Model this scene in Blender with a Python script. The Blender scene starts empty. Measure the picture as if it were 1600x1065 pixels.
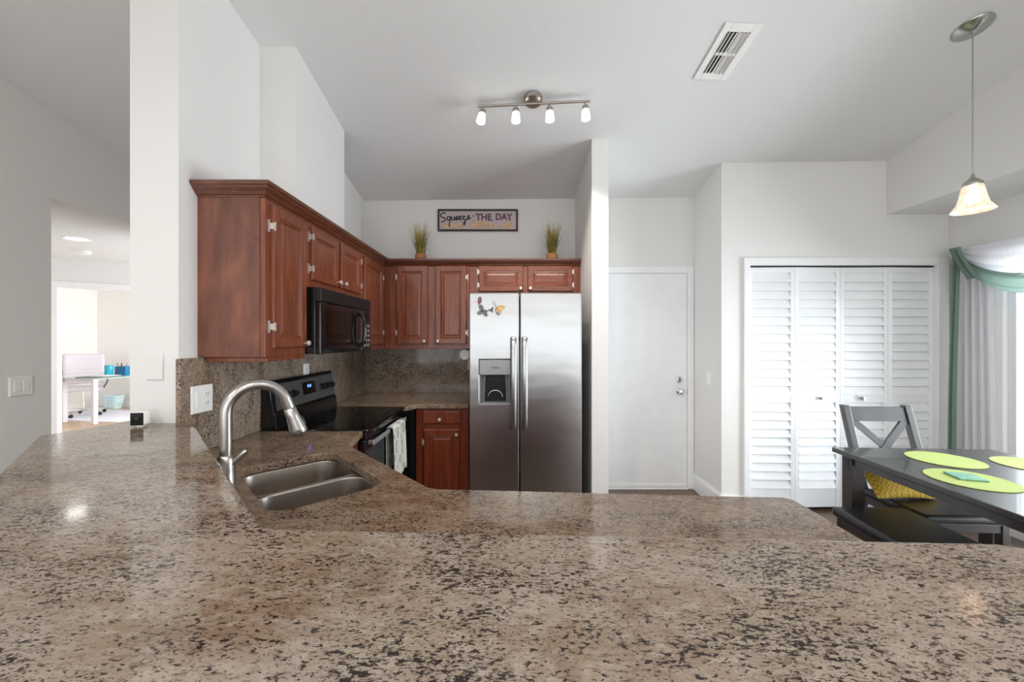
import bpy, bmesh, math, random
from mathutils import Vector, Matrix
random.seed(7)
S = bpy.context.scene
COL = S.collection
PI = math.pi

# ------------------------------------------------------------------ camera, world, light, exposure
EYE = 1.42
FOC = 615.0
cam_d = bpy.data.cameras.new('camera')
cam_d.sensor_width = 36.0
cam_d.lens = 36.0 * FOC / 1600.0
cam_d.shift_y = -2.5 / 1600.0
cam_d.clip_start = 0.02
cam = bpy.data.objects.new('camera', cam_d)
COL.objects.link(cam)
cam.location = (0, 0, EYE)
cam.rotation_euler = (PI / 2, 0, 0)
S.camera = cam

S.view_settings.view_transform = 'Standard'
S.view_settings.look = 'None'
S.view_settings.gamma = 1.0
S.view_settings.use_curve_mapping = False
S.view_settings.exposure = 0.76
try:
    S.cycles.use_denoising = True
    S.cycles.max_bounces = 10
    S.cycles.diffuse_bounces = 6
    S.cycles.sample_clamp_indirect = 6.0
    S.cycles.caustics_reflective = False
    S.cycles.caustics_refractive = False
except Exception:
    pass

world = bpy.data.worlds.new('world')
S.world = world
world.use_nodes = True
wn = world.node_tree.nodes
wn['Background'].inputs['Color'].default_value = (0.95, 0.975, 1.0, 1)
wn['Background'].inputs['Strength'].default_value = 1.85


def area(name, loc, rot, sx, sy, power, color=(1, 1, 1), spread=PI):
    d = bpy.data.lights.new(name, 'AREA')
    d.shape = 'RECTANGLE'
    d.size, d.size_y = sx, sy
    d.energy = power
    d.color = color
    d.spread = spread
    o = bpy.data.objects.new(name, d)
    COL.objects.link(o)
    o.location = loc
    o.rotation_euler = rot
    return o


def point(name, loc, power, color=(1, 1, 1), r=0.03):
    d = bpy.data.lights.new(name, 'POINT')
    d.energy = power
    d.color = color
    d.shadow_soft_size = r
    o = bpy.data.objects.new(name, d)
    COL.objects.link(o)
    o.location = loc
    return o


def portal(name, loc, rot, sx, sy):
    o = area(name, loc, rot, sx, sy, 1.0)
    o.data.cycles.is_portal = True
    return o


# daylight: the sky comes in through the wide rear patio opening and the dining slider
portal('sky_portal_patio', (0.2, -4.50, 1.05), (PI / 2, 0, 0), 6.4, 2.1)
portal('sky_portal_slider', (3.66, 1.92, 1.05), (0, PI / 2, 0), 1.97, 1.94)
area('daylight_slider', (3.76, 1.92, 1.05), (0, PI / 2, 0), 1.9, 1.9, 78, (0.96, 0.98, 1.0))
area('office_fill', (-3.4, 7.0, 1.5), (0, PI / 2, 0), 1.6, 1.8, 72, (1.0, 0.99, 0.97))  # added fill lamp that brightens the office; no window built here


def spot(name, loc, aim, power, color, r=0.02, size=2.2, blend=0.9):
    d = bpy.data.lights.new(name, 'SPOT')
    d.energy = power
    d.color = color
    d.shadow_soft_size = r
    d.spot_size = size
    d.spot_blend = blend
    o = bpy.data.objects.new(name, d)
    COL.objects.link(o)
    o.location = loc
    o.rotation_euler = Vector(aim).to_track_quat('-Z', 'Y').to_euler()
    return o


# added fill spots behind the camera to brighten the room; no fixtures modelled
for cx_, cy_ in ((-2.0, -1.4), (0.2, -1.2), (2.2, -1.4), (-1.0, -3.0), (1.4, -3.0)):
    spot('living_fill_spot', (cx_, cy_, 3.1), (0, 0.18, -1), 44, (1.0, 0.985, 0.965), 0.10, 2.75, 0.6)


# ------------------------------------------------------------------ colour + materials
def lin(r, g, b):
    def f(v):
        v /= 255.0
        return v / 12.92 if v <= 0.04045 else ((v + 0.055) / 1.055) ** 2.4
    return (f(r), f(g), f(b), 1.0)


def newmat(name):
    m = bpy.data.materials.new(name)
    m.use_nodes = True
    nt = m.node_tree
    return m, nt, nt.nodes['Principled BSDF']


def node(nt, kind, **kw):
    n = nt.nodes.new(kind)
    for k, v in kw.items():
        setattr(n, k, v)
    return n


def coords(nt, scale=(1, 1, 1), rot=(0, 0, 0)):
    tc = node(nt, 'ShaderNodeTexCoord')
    mp = node(nt, 'ShaderNodeMapping')
    mp.inputs['Scale'].default_value = scale
    mp.inputs['Rotation'].default_value = rot
    nt.links.new(tc.outputs['Object'], mp.inputs['Vector'])
    return mp.outputs['Vector']


def noise(nt, vec, scale, detail=3.0, rough=0.5, dist=0.0):
    n = node(nt, 'ShaderNodeTexNoise')
    n.inputs['Scale'].default_value = scale
    n.inputs['Detail'].default_value = detail
    n.inputs['Roughness'].default_value = rough
    n.inputs['Distortion'].default_value = dist
    nt.links.new(vec, n.inputs['Vector'])
    return n.outputs['Fac']


def ramp(nt, fac, stops):
    r = node(nt, 'ShaderNodeValToRGB')
    e = r.color_ramp.elements
    e[0].position, e[0].color = stops[0]
    e[1].position, e[1].color = stops[-1]
    for p, c in stops[1:-1]:
        x = e.new(p)
        x.color = c
    nt.links.new(fac, r.inputs['Fac'])
    return r.outputs['Color']


def mix(nt, fac, a, b, mode='MIX'):
    m = node(nt, 'ShaderNodeMix', data_type='RGBA', blend_type=mode)
    if isinstance(fac, (int, float)):
        m.inputs[0].default_value = fac
    else:
        nt.links.new(fac, m.inputs[0])
    for i, v in ((6, a), (7, b)):
        if isinstance(v, tuple):
            m.inputs[i].default_value = v
        else:
            nt.links.new(v, m.inputs[i])
    return m.outputs[2]


def bump(nt, bsdf, height, strength, dist=0.01):
    b = node(nt, 'ShaderNodeBump')
    b.inputs['Strength'].default_value = strength
    b.inputs['Distance'].default_value = dist
    nt.links.new(height, b.inputs['Height'])
    nt.links.new(b.outputs['Normal'], bsdf.inputs['Normal'])


def plain(name, col, rough=0.5, metal=0.0, coat=0.0, spec=0.5, var=0.04, vscale=8.0):
    """one colour with a faint procedural mottling"""
    m, nt, b = newmat(name)
    f = noise(nt, coords(nt), vscale, 2.0)
    c2 = tuple(min(1, c * (1 - var)) for c in col[:3]) + (1,)
    c1 = tuple(min(1, c * (1 + var)) for c in col[:3]) + (1,)
    nt.links.new(ramp(nt, f, [(0.35, c2), (0.65, c1)]), b.inputs['Base Color'])
    b.inputs['Roughness'].default_value = rough
    b.inputs['Metallic'].default_value = metal
    b.inputs['Coat Weight'].default_value = coat
    b.inputs['Specular IOR Level'].default_value = spec
    return m


def emit(name, col, strength, base=None):
    m, nt, b = newmat(name)
    b.inputs['Base Color'].default_value = base or col
    b.inputs['Emission Color'].default_value = col
    b.inputs['Emission Strength'].default_value = strength
    b.inputs['Roughness'].default_value = 0.4
    return m


def wood(name, dark, mid, light, grain=(22, 22, 1.6), rough=0.32, blotch=0.0, coat=0.25):
    m, nt, b = newmat(name)
    v = coords(nt, grain)
    f = noise(nt, v, 2.2, 5.0, 0.6, 1.2)
    c = ramp(nt, f, [(0.28, dark), (0.5, mid), (0.74, light)])
    f2 = noise(nt, coords(nt, (grain[0] * 7, grain[1] * 7, grain[2] * 2)), 1.6, 2.0)
    c = mix(nt, 0.22, c, ramp(nt, f2, [(0.3, dark), (0.7, light)]))
    if blotch:
        f3 = noise(nt, coords(nt, (1, 1, 0.45)), 9.0, 3.0, 0.55, 0.8)
        c = mix(nt, blotch, c, ramp(nt, f3, [(0.3, dark), (0.7, light)]))
    nt.links.new(c, b.inputs['Base Color'])
    b.inputs['Roughness'].default_value = rough
    b.inputs['Coat Weight'].default_value = coat
    b.inputs['Coat Roughness'].default_value = 0.25
    bump(nt, b, f2, 0.06, 0.002)
    return m


def granite(name, rot=0.0, warm=0.0):
    m, nt, b = newmat(name)
    v = coords(nt, (1, 2.0, 1.3), (0, 0, rot))
    def k(r, g, bb):
        return lin(r * .89 - 22 * warm, g * .89 - 32 * warm, bb * .89 - 40 * warm)
    big = noise(nt, v, 2.4, 4.0, 0.55, 0.9)
    base = ramp(nt, big, [(0.30, k(148, 122, 100)), (0.44, k(172, 152, 132)), (0.58, k(182, 166, 150)), (0.74, k(160, 136, 116))])
    cl = noise(nt, v, 30.0, 4.0, 0.65, 0.5)
    base = mix(nt, ramp(nt, cl, [(0.46, (0, 0, 0, 1)), (0.68, (0.7, 0.7, 0.7, 1))]), base, k(204, 190, 174))
    gr = noise(nt, v, 300.0, 3.0, 0.7, 0.0)
    base = mix(nt, ramp(nt, gr, [(0.5, (0, 0, 0, 1)), (0.72, (0.45, 0.45, 0.45, 1))]), base, k(118, 98, 82))
    br = noise(nt, v, 64.0, 3.0, 0.65, 0.6)
    base = mix(nt, ramp(nt, br, [(0.53, (0, 0, 0, 1)), (0.66, (0.7, 0.7, 0.7, 1))]), base, k(122, 98, 80))
    dens = noise(nt, v, 5.0, 3.0, 0.6, 0.6)
    for sc_, lo, hi, amt in ((92.0, 0.730, 0.780, 0.98), (170.0, 0.728, 0.80, 0.85)):
        spk = noise(nt, v, sc_, 3.0, 0.6, 0.35)
        add = node(nt, 'ShaderNodeMath', operation='MULTIPLY_ADD')
        nt.links.new(dens, add.inputs[0])
        add.inputs[1].default_value = 0.32
        nt.links.new(spk, add.inputs[2])
        base = mix(nt, ramp(nt, add.outputs[0], [(lo, (0, 0, 0, 1)), (hi, (amt, amt, amt, 1))]), base, lin(42, 32, 28))
    nt.links.new(base, b.inputs['Base Color'])
    b.inputs['Roughness'].default_value = 0.09
    b.inputs['Specular IOR Level'].default_value = 0.36
    return m


def textured_paint(name, col, scale, strength, rough=0.75):
    m, nt, b = newmat(name)
    v = coords(nt)
    f = noise(nt, v, scale, 4.0, 0.6, 0.3)
    b.inputs['Base Color'].default_value = col
    b.inputs['Roughness'].default_value = rough
    b.inputs['Specular IOR Level'].default_value = 0.25
    bump(nt, b, f, strength, 0.006)
    return m


def steel(name, col, rough=0.26, streak=(1, 1, 160), wav=0.0):
    m, nt, b = newmat(name)
    f = noise(nt, coords(nt, streak), 3.0, 2.0)
    d = tuple(c * 0.93 for c in col[:3]) + (1,)
    nt.links.new(ramp(nt, f, [(0.35, d), (0.65, col)]), b.inputs['Base Color'])
    b.inputs['Metallic'].default_value = 1.0
    b.inputs['Roughness'].default_value = rough
    if wav:
        w = noise(nt, coords(nt, (1.2, 1, 2.6)), 2.6, 1.0)
        bump(nt, b, w, wav, 0.02)
    return m


def planks(name, a, bcol, sx, sy, rough=0.35):
    m, nt, b = newmat(name)
    br = node(nt, 'ShaderNodeTexBrick')
    br.inputs['Color1'].default_value = a
    br.inputs['Color2'].default_value = bcol
    br.inputs['Mortar'].default_value = tuple(c * 0.45 for c in a[:3]) + (1,)
    br.inputs['Mortar Size'].default_value = 0.004
    br.inputs['Brick Width'].default_value = sx
    br.inputs['Row Height'].default_value = sy
    br.inputs['Scale'].default_value = 1.0
    nt.links.new(coords(nt), br.inputs['Vector'])
    g = noise(nt, coords(nt, (1.5, 26, 1)), 2.5, 4.0, 0.6, 0.6)
    c = mix(nt, 0.5, br.outputs['Color'], ramp(nt, g, [(0.3, tuple(x * .6 for x in a[:3]) + (1,)), (0.7, bcol)]), 'MIX')
    nt.links.new(c, b.inputs['Base Color'])
    b.inputs['Roughness'].default_value = rough
    return m


def glass(name, col=(1, 1, 1, 1), rough=0.0, alpha=None):
    m, nt, b = newmat(name)
    b.inputs['Base Color'].default_value = col
    b.inputs['Roughness'].default_value = rough
    b.inputs['Transmission Weight'].default_value = 1.0
    b.inputs['IOR'].default_value = 1.45
    return m


def thin_glass(name, col=(0.95, 0.98, 1, 1)):
    m = bpy.data.materials.new(name)
    m.use_nodes = True
    nt = m.node_tree
    nt.nodes.clear()
    o = node(nt, 'ShaderNodeOutputMaterial')
    t = node(nt, 'ShaderNodeBsdfTransparent')
    t.inputs['Color'].default_value = col
    g = node(nt, 'ShaderNodeBsdfGlossy')
    g.inputs['Roughness'].default_value = 0.02
    fr = node(nt, 'ShaderNodeFresnel')
    fr.inputs['IOR'].default_value = 1.35
    mx = node(nt, 'ShaderNodeMixShader')
    nt.links.new(fr.outputs[0], mx.inputs[0])
    nt.links.new(t.outputs[0], mx.inputs[1])
    nt.links.new(g.outputs[0], mx.inputs[2])
    nt.links.new(mx.outputs[0], o.inputs[0])
    return m


def sheer(name, col, trans=0.5):
    m = bpy.data.materials.new(name)
    m.use_nodes = True
    nt = m.node_tree
    nt.nodes.clear()
    o = node(nt, 'ShaderNodeOutputMaterial')
    d = node(nt, 'ShaderNodeBsdfDiffuse')
    t = node(nt, 'ShaderNodeBsdfTranslucent')
    f = noise(nt, coords(nt, (60, 60, 2)), 3.0, 2.0)
    c = ramp(nt, f, [(0.3, tuple(x * .9 for x in col[:3]) + (1,)), (0.7, col)])
    nt.links.new(c, d.inputs['Color'])
    nt.links.new(c, t.inputs['Color'])
    mx = node(nt, 'ShaderNodeMixShader')
    mx.inputs[0].default_value = trans
    nt.links.new(d.outputs[0], mx.inputs[1])
    nt.links.new(t.outputs[0], mx.inputs[2])
    nt.links.new(mx.outputs[0], o.inputs[0])
    return m


def weave(name, a, bcol, scale, rough=0.8, strength=0.5, rot=0.0):
    m, nt, b = newmat(name)
    v = coords(nt, (scale, scale, scale), (0, 0, rot))
    ck = node(nt, 'ShaderNodeTexChecker')
    ck.inputs['Scale'].default_value = 1.0
    ck.inputs['Color1'].default_value = a
    ck.inputs['Color2'].default_value = bcol
    nt.links.new(v, ck.inputs['Vector'])
    nt.links.new(ck.outputs['Color'], b.inputs['Base Color'])
    b.inputs['Roughness'].default_value = rough
    bump(nt, b, ck.outputs['Fac'], strength, 0.003)
    return m


M = {}
M['wall'] = textured_paint('wall_paint', lin(229, 228, 226), 120, 0.05)
M['ceiling'] = textured_paint('ceiling_texture', lin(226, 226, 226), 60, 0.5)
M['trim'] = plain('white_trim_paint', lin(238, 239, 240), 0.35, var=0.015)
M['door_white'] = plain('door_white_paint', lin(236, 238, 240), 0.32, var=0.015)
M['floor'] = planks('dark_plank_floor', lin(92, 72, 58), lin(118, 94, 76), 1.2, 0.18)
M['tile_floor'] = planks('pale_tile_floor', lin(206, 200, 192), lin(214, 208, 200), 0.6, 0.6, 0.4)
M['oak_floor'] = planks('oak_floor', lin(184, 154, 126), lin(200, 172, 144), 1.2, 0.15)
M['granite'] = granite('speckled_granite', 0.25)
M['granite_low'] = granite('speckled_granite_warm_dim', 0.9, 0.5)  # warmer slab, its colour also darkened for the weaker kitchen light
M['granite_v'] = granite('speckled_granite_slab', 0.6, 0.02)
M['cherry'] = wood('cherry_stain', lin(84, 40, 24), lin(121, 60, 37), lin(150, 84, 54))
M['cherry_h'] = wood('cherry_stain_rails', lin(84, 40, 24), lin(119, 58, 36), lin(146, 80, 52), (3, 3, 26))
M['cherry_side'] = wood('cherry_stain_side', lin(76, 42, 32), lin(112, 62, 46), lin(140, 86, 64), (8, 8, 1.2), 0.4, 0.6, 0.1)
M['cherry_crown'] = wood('cherry_stain_crown', lin(66, 34, 22), lin(100, 54, 36), lin(124, 72, 50), (6, 6, 40))
M['cherry_base'] = wood('cherry_stain_base', lin(88, 36, 20), lin(120, 52, 30), lin(140, 68, 40))
M['steel'] = steel('brushed_stainless', (0.465, 0.47, 0.472, 1), 0.28, (1, 1, 200), 0.16)
M['steel_dark'] = plain('dark_stainless', lin(112, 114, 116), 0.32, 0.6)
M['sinksteel'] = steel('sink_stainless', (0.42, 0.375, 0.335, 1), 0.3, (60, 60, 4))
M['nickel'] = steel('brushed_nickel', (0.46, 0.435, 0.41, 1), 0.27, (40, 40, 4))
M['bronze_nickel'] = steel('satin_nickel_warm', (0.45, 0.41, 0.37, 1), 0.32, (40, 40, 4))
M['green_nickel'] = steel('aged_nickel', (0.48, 0.50, 0.45, 1), 0.25, (40, 40, 4))
M['chrome'] = steel('chrome', (0.8, 0.8, 0.82, 1), 0.08)
M['knob'] = plain('satin_nickel_knob', lin(222, 205, 190), 0.3, 0.55)
M['hinge'] = plain('bright_hinge_metal', lin(206, 198, 190), 0.35, 0.45)
M['black_gloss'] = plain('black_gloss_enamel', lin(18, 19, 21), 0.10, var=0.1, spec=0.6)
M['black_glass'] = plain('black_ceramic_glass', lin(10, 11, 12), 0.07, var=0.1, spec=0.35)
M['oven_glass'] = plain('smoked_oven_glass', lin(64, 66, 68), 0.2, 0.2)
M['black_satin'] = plain('black_satin_plastic', lin(28, 28, 30), 0.4, var=0.1)
M['gap_black'] = plain('gasket_and_gap_shade_black', lin(8, 8, 9), 0.8, var=0.1, spec=0.1)  # black for the refrigerator gasket and the shaded gap beside the range
M['grey_plastic'] = plain('grey_plastic', lin(120, 122, 124), 0.4)
M['silver_plastic'] = plain('silver_panel', lin(150, 152, 154), 0.35, 0.4)
M['white_plastic'] = plain('white_plastic', lin(240, 239, 236), 0.35, var=0.01)
M['vent_ring'] = plain('dark_grey_print', lin(30, 30, 32), 0.3)
M['vent_dark'] = plain('vent_cavity', lin(96, 94, 92), 0.8)
M['table'] = plain('black_brown_lacquer', lin(58, 58, 58), 0.34, var=0.10, coat=0.5, spec=0.7)
M['table_leg'] = plain('black_brown_leg_lacquer', lin(52, 45, 44), 0.35, var=0.12)
M['leather'] = plain('black_faux_leather', lin(17, 17, 19), 0.33, var=0.15, spec=0.5)
M['lime'] = weave('lime_woven_mat', lin(188, 203, 120), lin(172, 190, 102), 260, 0.85, 0.4)
M['teal'] = plain('teal_coaster', lin(122, 178, 154), 0.5, var=0.15, vscale=60)
M['yellow'] = weave('mustard_waffle_knit', lin(226, 190, 78), lin(188, 150, 48), 70, 0.9, 1.0, 0.2)
M['sheer_white'] = sheer('white_voile', lin(252, 251, 255), 0.4)
M['sage'] = sheer('sage_green_voile', lin(142, 166, 154), 0.4)
M['win_glass'] = thin_glass('window_glass')
M['vinyl'] = plain('window_vinyl', lin(232, 234, 238), 0.4, var=0.01)
M['bulb'] = emit('lit_frosted_glass', (1.0, 0.95, 0.88, 1), 2.4)
M['bulb_core'] = emit('lit_bulb', (1.0, 0.92, 0.8, 1), 9.0)
M['can_lamp'] = emit('lit_can_lens', (1.0, 0.97, 0.92, 1), 7.0)
M['display'] = emit('blue_clock_digits', (0.12, 0.25, 1.0, 1), 1.2)
M['terracotta'] = weave('jute_wrap', lin(176, 124, 84), lin(150, 100, 64), 120, 0.9, 0.6)
M['grass'] = plain('dry_green_grass', lin(164, 148, 68), 0.7, var=0.35, vscale=60)
M['grass_dark'] = plain('dark_green_grass', lin(52, 56, 24), 0.7, var=0.4, vscale=60)
M['sign_face'] = plain('pale_lilac_board', lin(196, 182, 184), 0.7, var=0.06, vscale=5)
M['sign_frame'] = plain('dark_wood_frame', lin(40, 26, 24), 0.4, var=0.1)
M['ink_dark'] = plain('charcoal_ink', lin(42, 38, 46), 0.7)
M['ink_plum'] = plain('plum_ink', lin(104, 74, 92), 0.7)
M['ink_fruit'] = plain('peach_ink', lin(206, 174, 144), 0.7, var=0.14, vscale=50)
M['ink_leaf'] = plain('olive_ink', lin(120, 112, 84), 0.7)
M['wing_grey'] = plain('grey_wing', lin(104, 104, 108), 0.4, var=0.3, vscale=140)
M['wing_pink'] = plain('pink_wing', lin(214, 190, 200), 0.4, var=0.2, vscale=140)
M['wing_plum'] = plain('plum_wing', lin(120, 92, 104), 0.4, var=0.25, vscale=140)
M['wing_gold'] = plain('gold_wing', lin(214, 176, 112), 0.4, var=0.3, vscale=140)
M['wing_cream'] = plain('cream_wing', lin(190, 188, 172), 0.4, var=0.15, vscale=140)
def print_cotton():
    m, nt, b = newmat('grey_print_cotton')
    v = coords(nt)
    vo = node(nt, 'ShaderNodeTexVoronoi')
    vo.inputs['Scale'].default_value = 16.0
    nt.links.new(v, vo.inputs['Vector'])
    c = ramp(nt, vo.outputs['Distance'], [(0.0, lin(150, 153, 148)), (0.30, lin(160, 163, 156)), (0.36, lin(122, 126, 122)), (0.42, lin(186, 188, 180)), (1.0, lin(190, 192, 184))])
    nt.links.new(c, b.inputs['Base Color'])
    b.inputs['Roughness'].default_value = 0.9
    return m


M['towel'] = print_cotton()
M['white_leather'] = plain('white_leather', lin(206, 203, 212), 0.4, var=0.01)
M['aqua'] = plain('turquoise_ceramic', lin(34, 150, 178), 0.35, var=0.08)
M['aqua_dark'] = plain('deep_turquoise_mesh', lin(16, 112, 160), 0.4, var=0.1)
M['basket'] = plain('pale_aqua_plastic', lin(206, 234, 238), 0.3, var=0.12, vscale=20)
M['rug'] = plain('pale_blue_rug', lin(232, 234, 246), 0.95, var=0.03, vscale=30)
M['desk_glass'] = plain('green_tinted_glass', lin(150, 172, 166), 0.08, var=0.03)
M['paper'] = plain('dark_portfolio', lin(96, 104, 108), 0.5)
M['white_sheet'] = plain('white_paper', lin(246, 246, 246), 0.6, var=0.01)


# ------------------------------------------------------------------ mesh builder
class MB:
    def __init__(self, mat=None):
        self.bm = bmesh.new()
        self.mx = mat or Matrix.Identity(4)

    def v(self, p):
        return self.bm.verts.new(self.mx @ Vector(p))

    def face(self, vs):
        try:
            return self.bm.faces.new(vs)
        except ValueError:
            return None

    def box(self, x0, x1, y0, y1, z0, z1):
        p = [self.v((x, y, z)) for z in (z0, z1) for x, y in ((x0, y0), (x1, y0), (x1, y1), (x0, y1))]
        for f in ((3, 2, 1, 0), (4, 5, 6, 7), (0, 1, 5, 4), (1, 2, 6, 5), (2, 3, 7, 6), (3, 0, 4, 7)):
            self.face([p[i] for i in f])
        return self

    def prism(self, poly, z0, z1, top=True, bottom=True):
        f0 = z0 if callable(z0) else (lambda x, y: z0)
        f1 = z1 if callable(z1) else (lambda x, y: z1)
        a = [self.v((x, y, f0(x, y))) for x, y in poly]
        b = [self.v((x, y, f1(x, y))) for x, y in poly]
        n = len(poly)
        for i in range(n):
            self.face([a[i], a[(i + 1) % n], b[(i + 1) % n], b[i]])
        if bottom:
            self.face(a[::-1])
        if top and not (callable(z1) and n > 4):
            self.face(b)
        return self

    def holed(self, outer, holes, z0, z1):
        """prism with holes"""
        rings = [outer] + holes
        for z, side in ((z1, 1), (z0, 0)):
            edges, vs = [], []
            for r in rings:
                q = [self.v((x, y, z)) for x, y in r]
                vs.append(q)
                for i in range(len(q)):
                    edges.append(self.bm.edges.new((q[i], q[(i + 1) % len(q)])))
            bmesh.ops.triangle_fill(self.bm, use_beauty=True, use_dissolve=False, edges=edges)
            if side == 1:
                topv = vs
            else:
                botv = vs
        for t, b in zip(topv, botv):
            n = len(t)
            for i in range(n):
                self.face([b[i], b[(i + 1) % n], t[(i + 1) % n], t[i]])
        bmesh.ops.recalc_face_normals(self.bm, faces=self.bm.faces[:])
        return self

    def loft(self, rings, closed=True, cap0=True, cap1=True):
        R = [[self.v(p) for p in r] for r in rings]
        n = len(R[0])
        for a, b in zip(R, R[1:]):
            for i in range(n if closed else n - 1):
                self.face([a[i], a[(i + 1) % n], b[(i + 1) % n], b[i]])
        if closed and cap0:
            self.face(R[0][::-1])
        if closed and cap1:
            self.face(R[-1])
        return self

    def lathe(self, prof, c=(0, 0, 0), n=24, axis='z', cap0=True, cap1=True):
        rings = []
        for r, h in prof:
            ring = []
            for i in range(n):
                a = 2 * PI * i / n
                if axis == 'z':
                    p = (c[0] + r * math.cos(a), c[1] + r * math.sin(a), c[2] + h)
                elif axis == 'y':
                    p = (c[0] + r * math.cos(a), c[1] + h, c[2] + r * math.sin(a))
                else:
                    p = (c[0] + h, c[1] + r * math.cos(a), c[2] + r * math.sin(a))
                ring.append(p)
            rings.append(ring)
        return self.loft(rings, True, cap0, cap1)

    def tube(self, pts, r, n=10, caps=True, flat=1.0):
        pts = [Vector(p) for p in pts]
        rad = r if isinstance(r, (list, tuple)) else [r] * len(pts)
        t0 = (pts[1] - pts[0]).normalized()
        up = Vector((0, 0, 1)) if abs(t0.z) < 0.9 else Vector((1, 0, 0))
        a = t0.cross(up).normalized()
        rings = []
        for i, p in enumerate(pts):
            if i == 0:
                t = t0
            elif i == len(pts) - 1:
                t = (pts[i] - pts[i - 1]).normalized()
            else:
                t = ((pts[i + 1] - pts[i]).normalized() + (pts[i] - pts[i - 1]).normalized()).normalized()
            a = (a - t * a.dot(t)).normalized()
            b = t.cross(a)
            rings.append([tuple(p + a * rad[i] * math.cos(2 * PI * k / n) + b * rad[i] * flat * math.sin(2 * PI * k / n)) for k in range(n)])
        return self.loft(rings, True, caps, caps)

    def panel(self, w, h, prof):
        """rectangular panel in local x (width) / z (height), rising towards -y; prof = [(inset, out)]"""
        rings = []
        for ins, out in prof:
            rings.append([(ins, -out, ins), (w - ins, -out, ins), (w - ins, -out, h - ins), (ins, -out, h - ins)])
        return self.loft(rings)

    def grid(self, fn, nu, nv):
        g = [[self.v(fn(i / nu, j / nv)) for j in range(nv + 1)] for i in range(nu + 1)]
        for i in range(nu):
            for j in range(nv):
                self.face([g[i][j], g[i + 1][j], g[i + 1][j + 1], g[i][j + 1]])
        return self

    def build(self, name, mat, parent=None, smooth=None, bevel=0.0, solid=0.0, world=False, seg=2):
        if world and parent is not None:
            r = parent
            while r.parent is not None:
                r = r.parent
            bmesh.ops.translate(self.bm, verts=self.bm.verts[:], vec=-Vector(r.location))
        if not solid:
            bmesh.ops.recalc_face_normals(self.bm, faces=self.bm.faces[:])
        me = bpy.data.meshes.new(name)
        self.bm.to_mesh(me)
        self.bm.free()
        mats = mat if isinstance(mat, (list, tuple)) else [mat]
        for m in mats:
            me.materials.append(m)
        o = bpy.data.objects.new(name, me)
        COL.objects.link(o)
        if parent is not None:
            o.parent = parent
        if smooth:
            for p in me.polygons:
                p.use_smooth = True
            me.set_sharp_from_angle(angle=math.radians(smooth))
        if solid:
            s = o.modifiers.new('thickness', 'SOLIDIFY')
            s.thickness = solid
            s.offset = 0
        if bevel:
            b = o.modifiers.new('soft_edge', 'BEVEL')
            b.width = bevel
            b.segments = seg
            b.limit_method = 'ANGLE'
            b.angle_limit = math.radians(40)
        return o


def tag(o, label=None, cat=None, group=None, kind=None):
    if label:
        o['label'] = label
    if cat:
        o['category'] = cat
    if group:
        o['group'] = group
    if kind:
        o['kind'] = kind
    return o


def thing(name, loc, label, cat, group=None, rz=0.0, kind=None):
    o = bpy.data.objects.new(name, None)
    o.empty_display_size = 0.05
    COL.objects.link(o)
    o.location = loc
    o.rotation_euler = (0, 0, rz)
    return tag(o, label, cat, group, kind)


def dup(root, loc, label, rz=None):
    c = root.copy()
    COL.objects.link(c)
    c.location = loc
    if rz is not None:
        c.rotation_euler = (0, 0, rz)
    c['label'] = label
    for ch in list(root.children):
        d = ch.copy()
        COL.objects.link(d)
        d.parent = c
        for g in list(ch.children):
            e = g.copy()
            COL.objects.link(e)
            e.parent = d
    return c


def struct(o, label, cat):
    return tag(o, label, cat, None, 'structure')


def T(x, y, z, rz=0.0):
    return Matrix.Translation((x, y, z)) @ Matrix.Rotation(rz, 4, 'Z')


def smooth_path(pts, n=8):
    """Catmull-Rom through pts"""
    P = [Vector(p) for p in pts]
    P = [P[0] * 2 - P[1]] + P + [P[-1] * 2 - P[-2]]
    out = []
    for i in range(1, len(P) - 2):
        for k in range(n):
            t = k / n
            a, b, c, d = P[i - 1], P[i], P[i + 1], P[i + 2]
            out.append(0.5 * ((2 * b) + (c - a) * t + (2 * a - 5 * b + 4 * c - d) * t * t + (3 * b - a - 3 * c + d) * t ** 3))
    out.append(P[-2])
    return out


# ------------------------------------------------------------------ the setting
def ceil_z(x, y):
    if y >= -0.5:
        return 3.5386 + 0.01045 * x - 0.20911 * y
    return 3.5386 + 0.01045 * x + 0.20911 * 0.5 + 0.20911 * (y + 0.5)


XL, XR, YB, YC = -1.415, 3.605, 3.75, 3.25      # kitchen left wall, right wall, back wall, closet wall
XV = -3.1                                       # living room left wall
REAR = -4.5
SOF = 2.45

up = lambda x, y: ceil_z(x, y) + 0.01      # wall tops run into the ceiling slab
m = MB()
m.box(-3.2, 3.75, 0.57, 3.9, -0.06, 0.0)
m.box(-5.2, -3.2, 2.5, 5.2, -0.06, 0.0)
struct(m.build('floor', M['floor']), 'dark brown plank floor glimpsed by the white hall door', 'floor')
m = MB()
m.box(-3.2, 3.75, -4.6, 0.57, -0.06, 0.0)  # unseen floor in a pale tone, chosen to bounce light onto the ceiling
struct(m.build('floor_living', M['tile_floor']), 'unseen living room floor, made pale to bounce light upward', 'floor')
m = MB()
m.prism([(-9.0, 2.5), (-5.2, 2.5), (-5.2, 5.2), (-3.2, 5.2), (-3.2, 8.6), (-9.0, 8.6)], -0.06, 0.0)
struct(m.build('floor_office', M['oak_floor']), 'light oak floor in the bright office', 'floor')

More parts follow.
